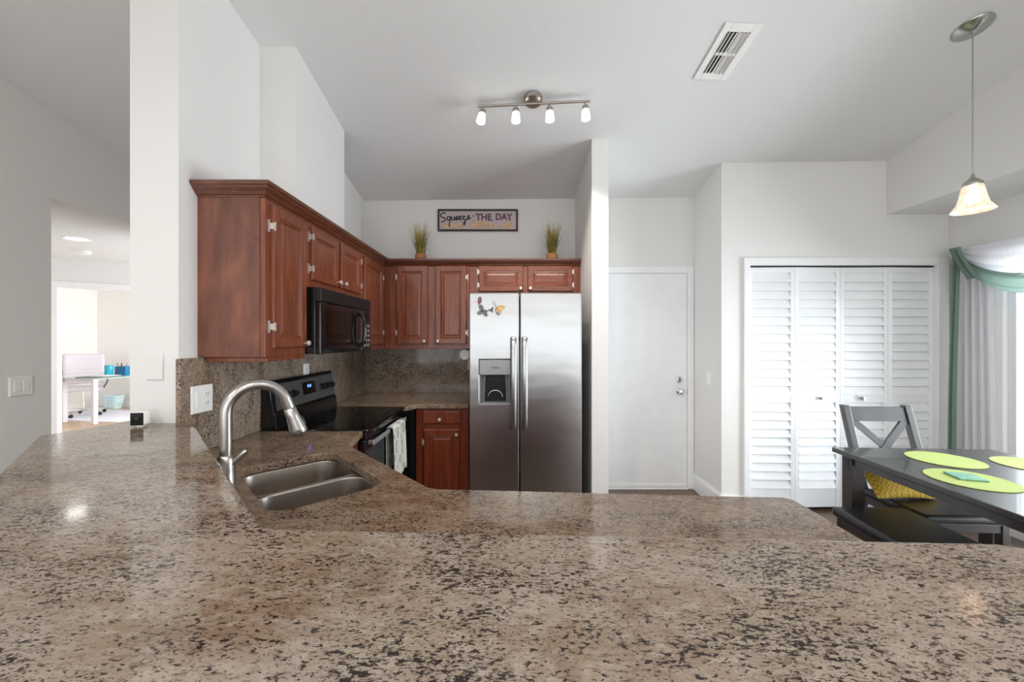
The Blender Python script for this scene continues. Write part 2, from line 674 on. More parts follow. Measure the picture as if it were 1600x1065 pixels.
m = MB()
for y0, y1 in ((-0.5, 3.87), (-4.6, -0.5)):
    q = [(-3.2, y0), (3.75, y0), (3.75, y1), (-3.2, y1)]
    m.prism(q, lambda x, y: ceil_z(x, y), lambda x, y: ceil_z(x, y) + 0.1)
struct(m.build('ceiling', M['ceiling']), 'sloping textured white ceiling over the kitchen', 'ceiling')
m = MB()
m.prism([(-6.2, 2.4), (-3.2, 2.4), (-3.2, 6.0), (-6.2, 6.0)], 2.40, 2.5)
struct(m.build('ceiling_hallway', M['ceiling']), 'flat hallway ceiling with a round can light', 'ceiling')
m = MB()
m.prism([(-9.0, 2.4), (-6.2, 2.4), (-6.2, 6.0), (-3.2, 6.0), (-3.2, 8.6), (-9.0, 8.6)], 2.55, 2.65)
struct(m.build('ceiling_office', M['ceiling']), 'white ceiling of the office', 'ceiling')

# kitchen left wall (ends in a white face over the bar) and the duct chase on it
m = MB()
m.prism([(-1.621, 1.67), (XL, 1.67), (XL, 3.75), (-1.621, 3.75)], 0, up)
struct(m.build('wall_left', M['wall']), 'white wall beside the bar whose end faces the camera', 'wall')
m = MB()
m.prism([(XL, 2.211), (-1.215, 2.211), (-1.215, 2.852), (XL, 2.852)], 2.121, up)
struct(m.build('wall_chase', M['wall']), 'boxed white duct chase above the red cabinets', 'wall')
m = MB()
m.prism([(-3.3, YB), (1.73, YB), (1.73, YB + 0.12), (-3.3, YB + 0.12)], 0, up)
struct(m.build('wall_back', M['wall']), 'white back wall behind the sign and fridge', 'wall')
PX0, PX1, PY = 0.600, 0.725, 2.96
m = MB()
m.prism([(PX0, PY), (PX1, PY), (PX1, YB), (PX0, YB)], 0, up)
struct(m.build('wall_partition', M['wall']), 'narrow white partition at the right of the fridge', 'wall')
# closet block: hall side wall and front with the bifold opening
CX0, CX1, CZ = 1.955, 3.498, 2.033
m = MB()
m.prism([(1.73, YC), (CX0, YC), (CX0, YC + .12), (1.85, YC + .12), (1.85, YB + .12), (1.73, YB + .12)], 0, up)
m.prism([(CX0, YC), (CX1, YC), (CX1, YC + .12), (CX0, YC + .12)], CZ, up)
m.prism([(CX1, YC), (XR, YC), (XR, YC + .12), (CX1, YC + .12)], 0, up)
m.prism([(1.85, YB), (XR + .12, YB), (XR + .12, YB + .12), (1.85, YB + .12)], 0, up)
struct(m.build('wall_closet', M['wall']), 'white wall around the louvred closet doors', 'wall')
# right wall with the slider opening
WY0, WY1, WZ0, WZ1 = 0.95, 2.885, 0.06, 2.03
m = MB()
m.prism([(XR, REAR), (XR + .12, REAR), (XR + .12, WY0), (XR, WY0), (XR, -0.5)], 0, up)
m.prism([(XR, WY1), (XR + .12, WY1), (XR + .12, YB), (XR, YB)], 0, up)
m.prism([(XR, WY0), (XR + .12, WY0), (XR + .12, WY1), (XR, WY1)], WZ1, up)
m.prism([(XR, WY0), (XR + .12, WY0), (XR + .12, WY1), (XR, WY1)], 0, WZ0)
struct(m.build('wall_right', M['wall']), 'white wall of the dining corner holding the window', 'wall')
m = MB()
m.prism([(3.09, -0.45), (XR, -0.45), (XR, YC), (3.09, YC)], SOF, up)
struct(m.build('wall_soffit', M['wall']), 'dropped white soffit above the dining window', 'wall')
# living room left wall with the hallway opening
HY0, HY1, HZ = 2.648, 4.0, 2.37
m = MB()
m.prism([(XV - .12, REAR), (XV, REAR), (XV, -0.5), (XV, HY0), (XV - .12, HY0), (XV - .12, -0.5)], 0, up)
m.prism([(XV - .12, HY0), (XV, HY0), (XV, 3.86), (XV - .12, 3.86)], HZ, up)
struct(m.build('wall_living', M['wall']), 'grey white wall at the far left with a hallway opening', 'wall')
# rear wall with a wide open patio slider (behind the camera)
m = MB()
for a, b in ((-3.22, -3.0), (3.4, 3.72)):
    m.box(a, b, REAR - .12, REAR, 0, 2.1)
m.prism([(-3.22, REAR - .12), (3.72, REAR - .12), (3.72, REAR), (-3.22, REAR)], 2.1, up)
struct(m.build('wall_rear', M['wall']), 'living room wall around the patio opening, seen only in reflections', 'wall')
# hallway: front wall, far angled wall with the office doorway
m = MB()
m.box(-6.2, XV - .12, HY0 - .12, HY0, 0, 2.4)
struct(m.build('wall_hallway', M['wall']), 'white side wall inside the hallway', 'wall')
A = Vector((-5.47, 4.69))
Bd = Vector((0.52, 0.36)).normalized()
Nn = Vector((-Bd.y, Bd.x))


def on(t, off=0.0):
    p = A + Bd * t + Nn * off
    return (p.x, p.y)


DW0, DW1, DZ = 0.03, 0.87, 2.05
m = MB()
m.prism([on(-1.2), on(DW0), on(DW0, .12), on(-1.2, .12)], 0, 2.55)
m.prism([on(DW1), on(2.4), on(2.4, .12), on(DW1, .12)], 0, 2.55)
m.prism([on(DW0), on(DW1), on(DW1, .12), on(DW0, .12)], DZ, 2.55)
struct(m.build('wall_office_door', M['wall']), 'angled hallway wall around the office doorway', 'wall')
m = MB()
m.prism([on(DW0 - .06, -.015), on(DW0 + .01, -.015), on(DW0 + .01, .13), on(DW0 - .06, .13)], 0, DZ + .07)
m.prism([on(DW1 - .01, -.015), on(DW1 + .06, -.015), on(DW1 + .06, .13), on(DW1 - .01, .13)], 0, DZ + .07)
m.prism([on(DW0, -.015), on(DW1, -.015), on(DW1, .13), on(DW0, .13)], DZ - .01, DZ + .07)
struct(m.build('trim_1', M['trim'], bevel=.004), 'white casing around the office doorway', 'door casing')
# office walls
m = MB()
m.box(-8.87, -8.75, 2.5, 8.42, 0, 2.55)
struct(m.build('wall_office', M['wall']), 'bright white office wall behind the desk chair', 'wall')
m = MB()
m.box(-8.75, -3.2, 8.3, 8.42, 0, 2.55)
struct(m.build('wall_office_rear', M['wall']), 'bright office wall behind the waste basket', 'wall')
m = MB()
m.box(-8.75, -8.735, 5.0, 8.3, 0, .12)
m.box(-8.735, -5.0, 8.285, 8.3, 0, .12)
struct(m.build('baseboard_office', M['trim']), 'white office baseboard', 'baseboard')

# baseboards
m = MB()
m.box(1.712, 1.73, YC, YB, 0, .13)
m.box(1.718, 1.73, YC, YB, .13, .145)
struct(m.build('baseboard_hall', M['trim'], bevel=.004), 'white baseboard to the right of the hall door', 'baseboard')
m = MB()
m.box(1.712, 1.90, YC - .016, YC, 0, .13)
m.box(3.56, XR, YC - .016, YC, 0, .13)
struct(m.build('baseboard_closet', M['trim'], bevel=.004), 'white baseboard on the closet wall', 'baseboard')
m = MB()
m.box(XR - .016, XR, WY1 + .06, YC - .016, 0, .13)
m.box(XR - .016, XR, REAR, WY0 - .06, 0, .13)
struct(m.build('baseboard_right', M['trim'], bevel=.004), 'white baseboard under the curtain', 'baseboard')

# hall door
DX0, DX1, DT = 0.84, 1.665, 2.048
m = MB()
m.box(DX1, DX1 + .062, YB - .018, YB, 0, DT + .062)
m.box(DX0 - .062, DX0, YB - .018, YB, 0, DT + .062)
m.box(DX0, DX1, YB - .018, YB, DT, DT + .062)
m.box(DX0, DX1, YB - .03, YB, 0, .016)
struct(m.build('trim_2', M['trim'], bevel=.004), 'white casing around the flat hall door', 'door casing')
d1 = thing('door_1', (DX0, YB, 0), 'plain white flush hall door with a steel knob', 'door', kind='structure')
MB().box(DX0 + .003, DX1 - .004, YB - .011, YB - .001, .022, DT - .004).build('door_slab', M['door_white'], d1, world=True)
MB().box(DX0 + .003, DX1 - .004, YB - .016, YB - .011, .022, .05).build('door_sweep', M['white_plastic'], d1, world=True)
m = MB()
m.lathe([(.028, 0), (.028, -.006), (.012, -.012), (.012, -.03), (.026, -.038), (.029, -.05), (.024, -.062), (.0, -.066)], (1.592, YB - .011, .926), 20, 'y')
m.build('door_knob', M['chrome'], d1, smooth=40, world=True)
m = MB()
m.lathe([(.030, 0), (.030, -.008), (.022, -.016), (.02, -.02), (0, -.02)], (1.592, YB - .011, 1.036), 20, 'y')
m.box(1.586, 1.598, YB - .045, YB - .03, 1.015, 1.057)
m.build('deadbolt', M['chrome'], d1, smooth=40, world=True)
m = MB()
m.box(DX1 - .006, DX1 + .002, YB - .02, YB - .008, .90, .95)
m.build('strike_plate', M['chrome'], d1, world=True)

# bifold closet doors
m = MB()
m.box(CX0 - .05, CX0 + .003, YC - .02, YC + .13, 0, CZ + .06)
m.box(CX1 - .003, CX1 + .095, YC - .02, YC + .13, 0, CZ + .06)
m.box(CX0, CX1, YC - .02, YC + .13, CZ - .003, CZ + .06)
struct(m.build('trim_3', M['trim'], bevel=.006), 'white casing around the louvred closet doors', 'door casing')
MB().box(CX0 + .004, CX1 - .004, YC + .01, YC + .05, CZ - .012, CZ - .003).build('trim_4', M['black_satin'])
struct(bpy.data.objects['trim_4'], 'dark track above the louvred closet doors', 'door track')
PZ0, PZ1 = .03, CZ - .016


def louvre_panel(parent, x0, y0, w, ang, knob):
    mx = T(x0, y0, 0, ang)
    m = MB(mx)
    st, th = .034, .028
    m.box(0, st, 0, th, PZ0, PZ1)
    m.box(w - st, w, 0, th, PZ0, PZ1)
    zb, zm0, zm1, ztp = PZ0 + .16, .895, .965, PZ1 - .045
    m.box(st, w - st, .002, th - .002, PZ0, zb)
    m.box(st, w - st, .002, th - .002, zm0, zm1)
    m.box(st, w - st, .002, th - .002, ztp, PZ1)
    for a, b in ((zb, zm0), (zm1, ztp)):
        n = round((b - a) / .071)
        p = (b - a) / n
        for i in range(n):
            z = a + i * p
            # wide sloping blade: lower edge forward, upper edge behind the next blade
            q = [(-.004, z - .004), (.004, z - .006), (.024, z + p + .004), (.018, z + p + .008)]
            m.loft([[(x, yy, zz) for yy, zz in q] for x in (st, w - st)])
    o = m.build('louvre_panel', M['door_white'], parent, world=True)
    if knob is not None:
        k = MB(mx)
        k.lathe([(.010, .002), (.008, -.012), (.016, -.018), (.016, -.026), (0, -.028)], (knob, 0, .932), 14, 'y')
        k.build('knob', M['nickel'], o, smooth=40, world=True)
    return o


W = (CX1 - CX0 - .014) / 4 + .0006
a = math.radians(2.2)
yy = YC + .022
d2 = thing('door_2', (CX0, YC, 0), 'left pair of white louvred bifold closet doors', 'closet door', kind='structure')
louvre_panel(d2, CX0 + .004, yy, W, -a, None)
louvre_panel(d2, CX0 + .006 + W, yy - W * math.sin(a), W, a, W * .56)
d3 = thing('door_3', (CX0 + 2 * W, YC, 0), 'right pair of white louvred bifold closet doors behind the chair', 'closet door', kind='structure')
louvre_panel(d3, CX0 + .008 + 2 * W, yy, W, -a, W * .44)
louvre_panel(d3, CX0 + .010 + 3 * W, yy - W * math.sin(a), W, a, None)

# dining slider (window_1) and rear windows
def window(name, x0, x1, y0, y1, z0, z1, axis, label, mull, bars=()):
    w = thing(name, ((x0 + x1) / 2, (y0 + y1) / 2, z0), label, 'window', kind='structure')
    f = MB()
    t = .055
    if axis == 'x':
        f.box(x0, x1, y0, y0 + t, z0, z1).box(x0, x1, y1 - t, y1, z0, z1)
        f.box(x0, x1, y0 + t, y1 - t, z0, z0 + t).box(x0, x1, y0 + t, y1 - t, z1 - t, z1)
        for b in mull:
            f.box(x0, x1, b - .035, b + .035, z0 + t, z1 - t)
        for b in bars:
            f.box(x0 + .02, x1 - .02, y0 + t, y1 - t, b - .012, b + .012)
    else:
        f.box(x0, x0 + t, y0, y1, z0, z1).box(x1 - t, x1, y0, y1, z0, z1)
        f.box(x0 + t, x1 - t, y0, y1, z0, z0 + t).box(x0 + t, x1 - t, y0, y1, z1 - t, z1)
        for b in mull:
            f.box(b - .03, b + .03, y0, y1, z0 + t, z1 - t)
    f.build('window_frame', M['vinyl'], w, world=True, bevel=.004)
    g = MB()
    if axis == 'x':
        xm = (x0 + x1) / 2
        g.box(xm - .003, xm + .003, y0 + t, y1 - t, z0 + t, z1 - t)
    else:
        ym = (y0 + y1) / 2
        g.box(x0 + t, x1 - t, ym - .003, ym + .003, z0 + t, z1 - t)
    g.build('pane', M['win_glass'], w, world=True)
    return w


window('window_1', XR + .02, XR + .09, WY0, WY1, WZ0, WZ1, 'x', 'tall bright window behind the draped curtain', [2.0, 2.71])
m = MB()
m.box(XR - .014, XR + .022, WY1 - .006, WY1 + .06, 0, WZ1 + .06).box(XR - .014, XR + .022, WY0 - .06, WY0 + .006, 0, WZ1 + .06).box(XR - .014, XR + .022, WY0, WY1, WZ1 - .006, WZ1 + .06)
struct(m.build('trim_5', M['trim'], bevel=.004), 'white casing of the dining window', 'window casing')

# ------------------------------------------------------------------ bar, pony wall, worktops
BAR = 1.067
CT = .914
bd = Vector((.881, -.927)).normalized()         # along the diagonal bar edge
bn = Vector((-bd.y, bd.x)) * -1.0               # towards the living room
if bn.dot(Vector((-1, -1))) < 0:
    bn = -bn
I0, I1, I2 = (-1.393, 1.713), (-.462, .737), (.863, .680)
m = MB()
bar_poly = [(-1.393, 1.668), (-1.352, 1.668), (-.475, .747), (-.44, .736), (.835, .683), (.862, .672), (.872, .655), (.895, .24), (.87, .21), (-.60, .275), (-.665, .305), (-1.358, 1.044), (-1.73, 1.438), (-1.665, 1.70), (-1.621, 1.70), (-1.621, 1.668)]
m.prism(bar_poly, BAR - .032, BAR)
tag(m.build('granite_bar_top', M['granite'], bevel=.006, seg=3), 'raised angled granite bar top filling the foreground', 'bar counter')
# pony wall carrying the bar
m = MB()
pin = [(-1.395, 1.668), (-.497, .725), (.855, .655)]
pout = [(.86, .535), (-.545, .60), (-1.48, 1.58), (-1.60, 1.668)]
m.prism(pin + pout, 0, BAR - .033)
struct(m.build('wall_bar', M['wall']), 'low white wall carrying the granite bar top', 'wall')
# lower worktop with the sink cut-out
sc = Vector((-.757, 1.458))
su = Vector((-.683, .730)).normalized()
sv = Vector((su.y, -su.x))                      # towards the kitchen
SU, SV = .273, .180


def sink_pt(a, b):
    p = sc + su * a + sv * b
    return (p.x, p.y)


def round_rect(a0, a1, b0, b1, r, n=6):
    pts = []
    for ca, cb, s in ((a1 - r, b1 - r, 0), (a0 + r, b1 - r, 1), (a0 + r, b0 + r, 2), (a1 - r, b0 + r, 3)):
        for k in range(n + 1):
            t = PI / 2 * (s + k / n)
            pts.append((ca + r * math.cos(t), cb + r * math.sin(t)))
    return pts


front = [(-.824, 2.172), (-.785, 1.90), (-.771, 1.875), (-.29, 1.350), (-.255, 1.334), (.87, 1.263), (.891, 1.245), (.880, .66)]
low_poly = [(-1.393, 2.172)] + front + [(-.49, .733), (-1.393, 1.680)]
low_poly = low_poly[::-1]
hole = [sink_pt(p, q) for p, q in round_rect(-SU, SU, -SV, SV, .075)]
m = MB()
m.holed(low_poly, [hole], CT - .032, CT)
tag(m.build('granite_worktop', M['granite_low'], bevel=.004), 'lower granite worktop around the double sink', 'worktop')
back_poly = [(-1.393, 2.948), (-.805, 2.948), (-.735, 3.055), (-.338, 3.055), (-.338, 3.727), (-1.393, 3.727)]
m = MB()
m.prism(back_poly, CT - .032, CT)
tag(m.build('granite_worktop', M['granite_low'], bevel=.004), 'short granite worktop between the stove and the refrigerator', 'worktop')
# backsplash slabs
m = MB()
m.prism([(XL + .001, 1.672), (-1.394, 1.672), (-1.394, 3.726), (XL + .001, 3.726)], CT + .001, 1.338)
m.box(XL + .001, -1.394, 1.655, 1.672, BAR + .001, 1.338)
tag(m.build('granite_backsplash', M['granite_v']), 'granite backsplash slab behind the stove and white outlet', 'backsplash')
m = MB()
m.box(-1.393, -.32, 3.728, 3.749, CT + .001, 1.338)
tag(m.build('granite_backsplash', M['granite_v']), 'granite backsplash slab on the back wall left of the refrigerator', 'backsplash')

# ------------------------------------------------------------------ sink + faucet
sk = thing('kitchen_sink', (sc.x, sc.y, .68), 'undermounted stainless double sink below the faucet', 'sink')
for a0, a1 in ((-SU - .006, -.010), (.010, SU + .006)):
    rings = []
    for z, ins, r in ((.8815, 0, .072), (.875, .002, .072), (.80, .006, .07), (.725, .014, .065), (.705, .026, .055), (.697, .05, .04)):
        rings.append([sink_pt(p, q) + (z,) for p, q in round_rect(a0 + ins, a1 - ins, -SV - .006 + ins, SV + .006 - ins, r)])
    m = MB()
    m.loft(rings, True, False, True)
    bowl = m.build('bowl', M['sinksteel'], sk, smooth=50, world=True, solid=.0015)
    cx, cy = sink_pt((a0 + a1) / 2, 0)
    MB().lathe([(.0, .0005), (.042, .0005), (.045, .003), (.036, .004), (.02, .0015), (0, .0015)], (cx, cy, .698), 20, cap0=False, cap1=False).build('drain', M['chrome'], bowl, smooth=40, world=True)
m = MB()
bh = [[sink_pt(p, q) for p, q in round_rect(a0 + .0005, a1 - .0005, -SV - .0055, SV + .0055, .072)] for a0, a1 in ((-SU - .006, -.010), (.010, SU + .006))]
m.holed([sink_pt(p, q) for p, q in round_rect(-SU - .022, SU + .022, -SV - .022, SV + .022, .085)], bh, .8798, .8815)
m.build('rim', M['sinksteel'], sk, world=True)
m = MB()
rings = []
for k in range(9):
    t = PI * k / 8
    off, zz = -.0135 * math.cos(t), .874 + .010 * math.sin(t)
    rings.append([sink_pt(off, b) + (zz,) for b in [-SV + .01 + i * (2 * SV - .02) / 12 for i in range(13)]])
m.loft(rings, False)
m.build('divider', M['sinksteel'], sk, smooth=60, world=True)
fx, fy = -.905, 1.245
FX = Vector((fx, fy))
k = .353 * 0
fa = thing('kitchen_faucet', (fx, fy, CT), 'tall brushed nickel gooseneck faucet behind the sink', 'faucet')
m = MB()
m.lathe([(.030, 0), (.030, .006), (.0255, .012), (.0255, .095), (.024, .12), (.0215, .136), (.0185, .140)], (0, 0, 0), 24)
m.build('faucet_base', M['nickel'], fa, smooth=40)
dirv = Vector((.80, .60))
dirv.normalize()
R = .086
path = [(0, 0, .12), (0, 0, .20), (0, 0, .272)]
for i in range(1, 15):
    t = PI * i / 14 * .93
    d = R - R * math.cos(t)
    path.append((dirv.x * d, dirv.y * d, .272 + R * math.sin(t)))
e = Vector(path[-1])
e2 = e + (e - Vector(path[-2])).normalized() * .02
path.append(tuple(e2))
m = MB()
m.tube(path, .0172, 16)
m.build('spout', M['nickel'], fa, smooth=50)
ax = (e2 - e).normalized()
m = MB()
hp = [tuple(e2 + ax * s) for s in (0.001, .004, .03, .075, .092, .097)]
m.tube(hp, [.0175, .0195, .0205, .027, .0285, .025], 18)
sh = m.build('spray_head', M['nickel'], fa, smooth=40)
c = e2 + ax * .06 + Vector((dirv.x, dirv.y, 0)) * .0195 + Vector((0, 0, .006))
m = MB()
m.tube([tuple(c - ax * .02), tuple(c - ax * .012), tuple(c + ax * .012), tuple(c + ax * .02)], [.004, .009, .0105, .005], 10)
m.build('spray_button', M['black_satin'], sh, smooth=60)
m = MB()
sd = Vector((.86, .20, 0)).normalized()
m.tube([(sd.x * .016, sd.y * .016, .112), (sd.x * .028, sd.y * .028, .122), (sd.x * .042, sd.y * .042, .135), (sd.x * .056, sd.y * .056, .149), (sd.x * .060, sd.y * .060, .152)], [.012, .0095, .008, .0085, .005], 12)
m.build('lever_handle', M['nickel'], fa, smooth=50)

# ------------------------------------------------------------------ cabinets
DOOR = [(0, 0), (0, .014), (.006, .020), (.048, .020), (.052, .015), (.058, .0165), (.064, .011), (.070, .011), (.082, .014), (.09, .0145)]


def hinge_mb(mx, x, z):
    m = MB(mx)
    m.box(x - .011, x - .004, -.006, 0, z - .028, z + .028)
    m.box(x - .004, x + .006, -.024, -.001, z - .014, z + .014)
    m.box(x + .004, x + .009, -.026, -.018, z - .019, z + .019)
    return m


def door(parent, mx, w, h, mat, hinge=None, knob=None, prof=DOOR, name='door', hz=None):
    """door panel in local x/z facing -y of mx; hinge 'l'/'r'; knob (x, z)"""
    o = MB(mx).panel(w, h, prof).build(name, mat, parent, world=True)
    if hinge:
        for z in (hz or (.10, h - .10)):
            if hinge == 'l':
                hm = hinge_mb(mx, -.002, z)
            else:
                hm = hinge_mb(mx @ Matrix.Translation((w, 0, 0)) @ Matrix.Scale(-1, 4, (1, 0, 0)), -.002, z)
            hm.build('hinge', M['hinge'], o, world=True)
    if knob:
        k = MB(mx)
        k.lathe([(.007, -.018), (.006, -.028), (.013, -.034), (.0155, -.041), (.012, -.048), (0, -.050)], (knob[0], 0, knob[1]), 16, 'y')
        k.build('knob', M['knob'], o, smooth=50, world=True)
    return o


CB, CTOP = 1.338, 2.115
XF, YF = -1.114, 3.45                            # cabinet fronts: left run, back run
RL = -PI / 2 * -1
# left run: local x runs along +y, front faces +x  -> rotate +90
def left_mx(y, z):
    return Matrix.Translation((XF, y, z)) @ Matrix.Rotation(PI / 2, 4, 'Z')


def back_mx(x, z):
    return Matrix.Translation((x, YF, z))


Y1, Y2, Y3 = 1.77, 2.122, 2.905
c1 = thing('wall_cabinet', (-1.26, 1.94, CB), 'tall single-door red wood wall cabinet at the near end, with blotchy side', 'wall cabinet')
m = MB()
m.box(XL + .001, XF, Y1 + .004, Y2 - .001, CB, CTOP)
m.box(XL + .02, XF - .002, Y1 + .02, Y2 - .01, CB - .02, CB)
m.build('carcass', M['cherry'], c1, world=True, bevel=.002)
MB().box(XL + .001, XF - .022, Y1, Y1 + .004, CB + .004, CTOP).build('side_panel', M['cherry_side'], c1, world=True)
door(c1, left_mx(Y1 + .040, 1.378), .292, .662, M['cherry'], 'l', (.268, .022))
c2 = thing('wall_cabinet', (-1.26, 2.51, 1.706), 'two-door red wood wall cabinet above the black microwave', 'wall cabinet')
MB().box(XL + .001, XF, Y2 + .001, Y3 - .001, 1.706, CTOP).build('carcass', M['cherry'], c2, world=True, bevel=.002)
door(c2, left_mx(Y2 + .040, 1.748), .335, .292, M['cherry'], 'l', (.310, .03), hz=(.06, .235))
door(c2, left_mx(Y2 + .408, 1.748), .335, .292, M['cherry'], 'r', (.025, .03), hz=(.06, .235))
c3 = thing('wall_cabinet', (-1.26, 3.2, CB), 'red wood corner wall cabinet beyond the microwave', 'wall cabinet')
MB().prism([(XL + .001, Y3 + .001), (XF, Y3 + .001), (XF, YB - .001), (XL + .001, YB - .001)], CB, CTOP).build('carcass', M['cherry'], c3, world=True, bevel=.002)
door(c3, left_mx(Y3 + .03, 1.378), .42, .662, M['cherry'], 'r')
c4 = thing('wall_cabinet', (-.74, 3.6, CB), 'two tall doors on red wood wall cabinet left of the refrigerator', 'wall cabinet')
MB().box(XF + .001, -.372, YF, YB - .001, CB, CTOP).build('carcass', M['cherry'], c4, world=True, bevel=.002)
door(c4, back_mx(-1.008, 1.378), .275, .685, M['cherry'], 'l', (.245, .026))
door(c4, back_mx(-.672, 1.378), .276, .685, M['cherry'], 'r', (.028, .026))
c5 = thing('wall_cabinet', (.11, 3.6, 1.80), 'short two-door red wood wall cabinet above the refrigerator', 'wall cabinet')
MB().box(-.371, PX0 - .001, YF, YB - .001, 1.80, CTOP).build('carcass', M['cherry'], c5, world=True, bevel=.002)
door(c5, back_mx(-.292, 1.838), .390, .225, M['cherry_h'], 'l', (.368, .026), hz=(.055, .17))
door(c5, back_mx(.136, 1.838), .395, .225, M['cherry_h'], 'r', (.024, .026), hz=(.055, .17))
# crown moulding, one profile swept along both runs
prof = [(.002, 2.058), (.006, 2.066), (.012, 2.068), (.02, 2.080), (.034, 2.092), (.036, 2.098), (.044, 2.104), (.046, 2.120), (-.004, 2.120), (-.004, 2.058)]
m = MB()
rings = []
for pos in ('wall', 'near', 'inner', 'end'):
    ring = []
    for o, z in prof:
        if pos == 'wall':
            ring.append((XL + .002, Y1 - o, z))
        elif pos == 'near':
            ring.append((XF + o, Y1 - o, z))
        elif pos == 'inner':
            ring.append((XF + o, YF - o, z))
        else:
            ring.append((PX0 - .002, YF - o, z))
    rings.append(ring)
m.loft(rings)
struct(m.build('trim_6', M['cherry_crown']), 'dark red wood crown moulding along the tops of the wall cabinets', 'crown moulding')

# base cabinets
b1 = thing('base_cabinet', (-.55, 3.4, 0), 'red wood base cabinet with one drawer left of the refrigerator', 'base cabinet')
YD = 3.09
m = MB()
m.box(-.752, -.340, YD, 3.72, .10, CT - .033)
m.box(-.752, -.340, YD + .06, 3.72, 0, .10)
m.build('carcass', M['cherry_base'], b1, world=True, bevel=.002)
bm_ = lambda x, z: Matrix.Translation((x, YD, z))
DR = [(0, 0), (0, .012), (.006, .018), (.012, .019), (.02, .019)]
door(b1, bm_(-.700, .758), .30, .108, M['cherry_base'], None, (.137, .038), DR, 'drawer')
door(b1, bm_(-.693, .14), .282, .578, M['cherry_base'], 'l', (.262, .54), DOOR)
# peninsula and sink base: open-topped carcass following the worktop
b2 = thing('base_cabinet', (-.3, 1.3, 0), 'red wood sink base cabinet under the lower granite worktop', 'base cabinet')
ins = [(-1.385, 2.165), (-.85, 2.165), (-.815, 1.885), (-.283, 1.308), (.86, 1.238), (.85, .665), (-.485, .742), (-1.385, 1.69)]
m = MB()
m.prism(ins[::-1], .10, CT - .033, top=False)
m.build('carcass', M['cherry_base'], b2, world=True)
dv = Vector((ins[4][0] - ins[3][0], ins[4][1] - ins[3][1]))
L = dv.length
ang = math.atan2(dv.y, dv.x)
# fronts face +y side: local -y must point outwards -> start from right end, rotate by 180
for i in range(2):
    w = L / 2 - .06
    mx = Matrix.Translation((ins[4][0] - dv.x / L * (.03 + i * L / 2), ins[4][1] - dv.y / L * (.03 + i * L / 2), .14)) @ Matrix.Rotation(ang + PI, 4, 'Z')
    door(b2, mx, w, .70, M['cherry_base'], 'l', (w - .03, .66))
b3 = None

# ------------------------------------------------------------------ range
RY0, RY1, RXF = 2.180, 2.940, -.815
rg = thing('kitchen_range', (-1.1, 2.56, 0), 'black and stainless electric range with glass cooktop', 'range')
m = MB()
m.box(-1.385, RXF - .035, RY0, RY1, .02, CT - .012)
m.build('body', M['black_gloss'], rg, world=True, bevel=.004)
m = MB()
m.box(-1.385, RXF + .018, RY0 - .001, RY1 + .001, CT - .012, CT + .006)
ck = m.build('cooktop', M['black_glass'], rg, world=True, bevel=.006)
for x, y, r in ((-1.18, 2.36, .075), (-1.18, 2.75, .095), (-.96, 2.36, .10), (-.96, 2.75, .08)):
    MB().lathe([(r - .002, .0002), (r, .0006), (r + .002, .0002)], (x, y, CT + .006), 32, cap0=False, cap1=False).build('burner_ring', M['vent_ring'], ck, world=True)
# backguard
m = MB()
prof2 = [(-1.392, CT), (-1.305, CT), (-1.312, 1.00), (-1.322, 1.01), (-1.345, 1.175), (-1.352, 1.188), (-1.392, 1.188)]
m.loft([[(x, y, z) for x, z in prof2] for y in (RY0, RY1)])
bg = m.build('backguard', M['black_gloss'], rg, world=True, bevel=.004)
# stainless fascia on the sloping face
sl = Vector((-.023, 0, .165)).normalized()
nrm = Vector((sl.z, 0, -sl.x))


def fas(y, s, off=0.0):
    p = Vector((-1.322, y, 1.01)) + sl * s + nrm * off
    return (p.x, p.y, p.z)


m = MB()
m.loft([[fas(y, .006, .0005), fas(y, .158, .0005), fas(y, .156, .006), fas(y, .008, .006)] for y in (RY0 + .035, RY1 - .014)])
fc = m.build('control_fascia', M['steel_dark'], bg, world=True)
m = MB()
m.loft([[fas(y, .055, .006), fas(y, .135, .006), fas(y, .133, .009), fas(y, .057, .009)] for y in (2.50, 2.655)])
m.build('clock_display', M['black_glass'], bg, world=True)
m = MB()
for i in range(4):
    y = 2.555 + i * .011 + (.004 if i > 1 else 0)
    m.loft([[fas(yy2, .098, .0095), fas(yy2, .116, .0095), fas(yy2, .116, .0105), fas(yy2, .098, .0105)] for yy2 in (y, y + .007)])
m.build('clock_digits', M['display'], bg, world=True)
q = nrm.to_track_quat('Z', 'Y').to_matrix().to_4x4()
for y in (2.26, 2.325, 2.39, 2.745, 2.81, 2.875):
    p = Vector(fas(y, .082, .006))
    m = MB(Matrix.Translation(p) @ q)
    m.lathe([(.024, 0), (.024, .006), (.019, .008), (.018, .024), (.015, .027), (0, .027)], (0, 0, 0), 18)
    m.box(-.018, .018, -.005, .005, .020, .032)
    m.build('knob', M['black_satin'], bg, smooth=40, world=True)
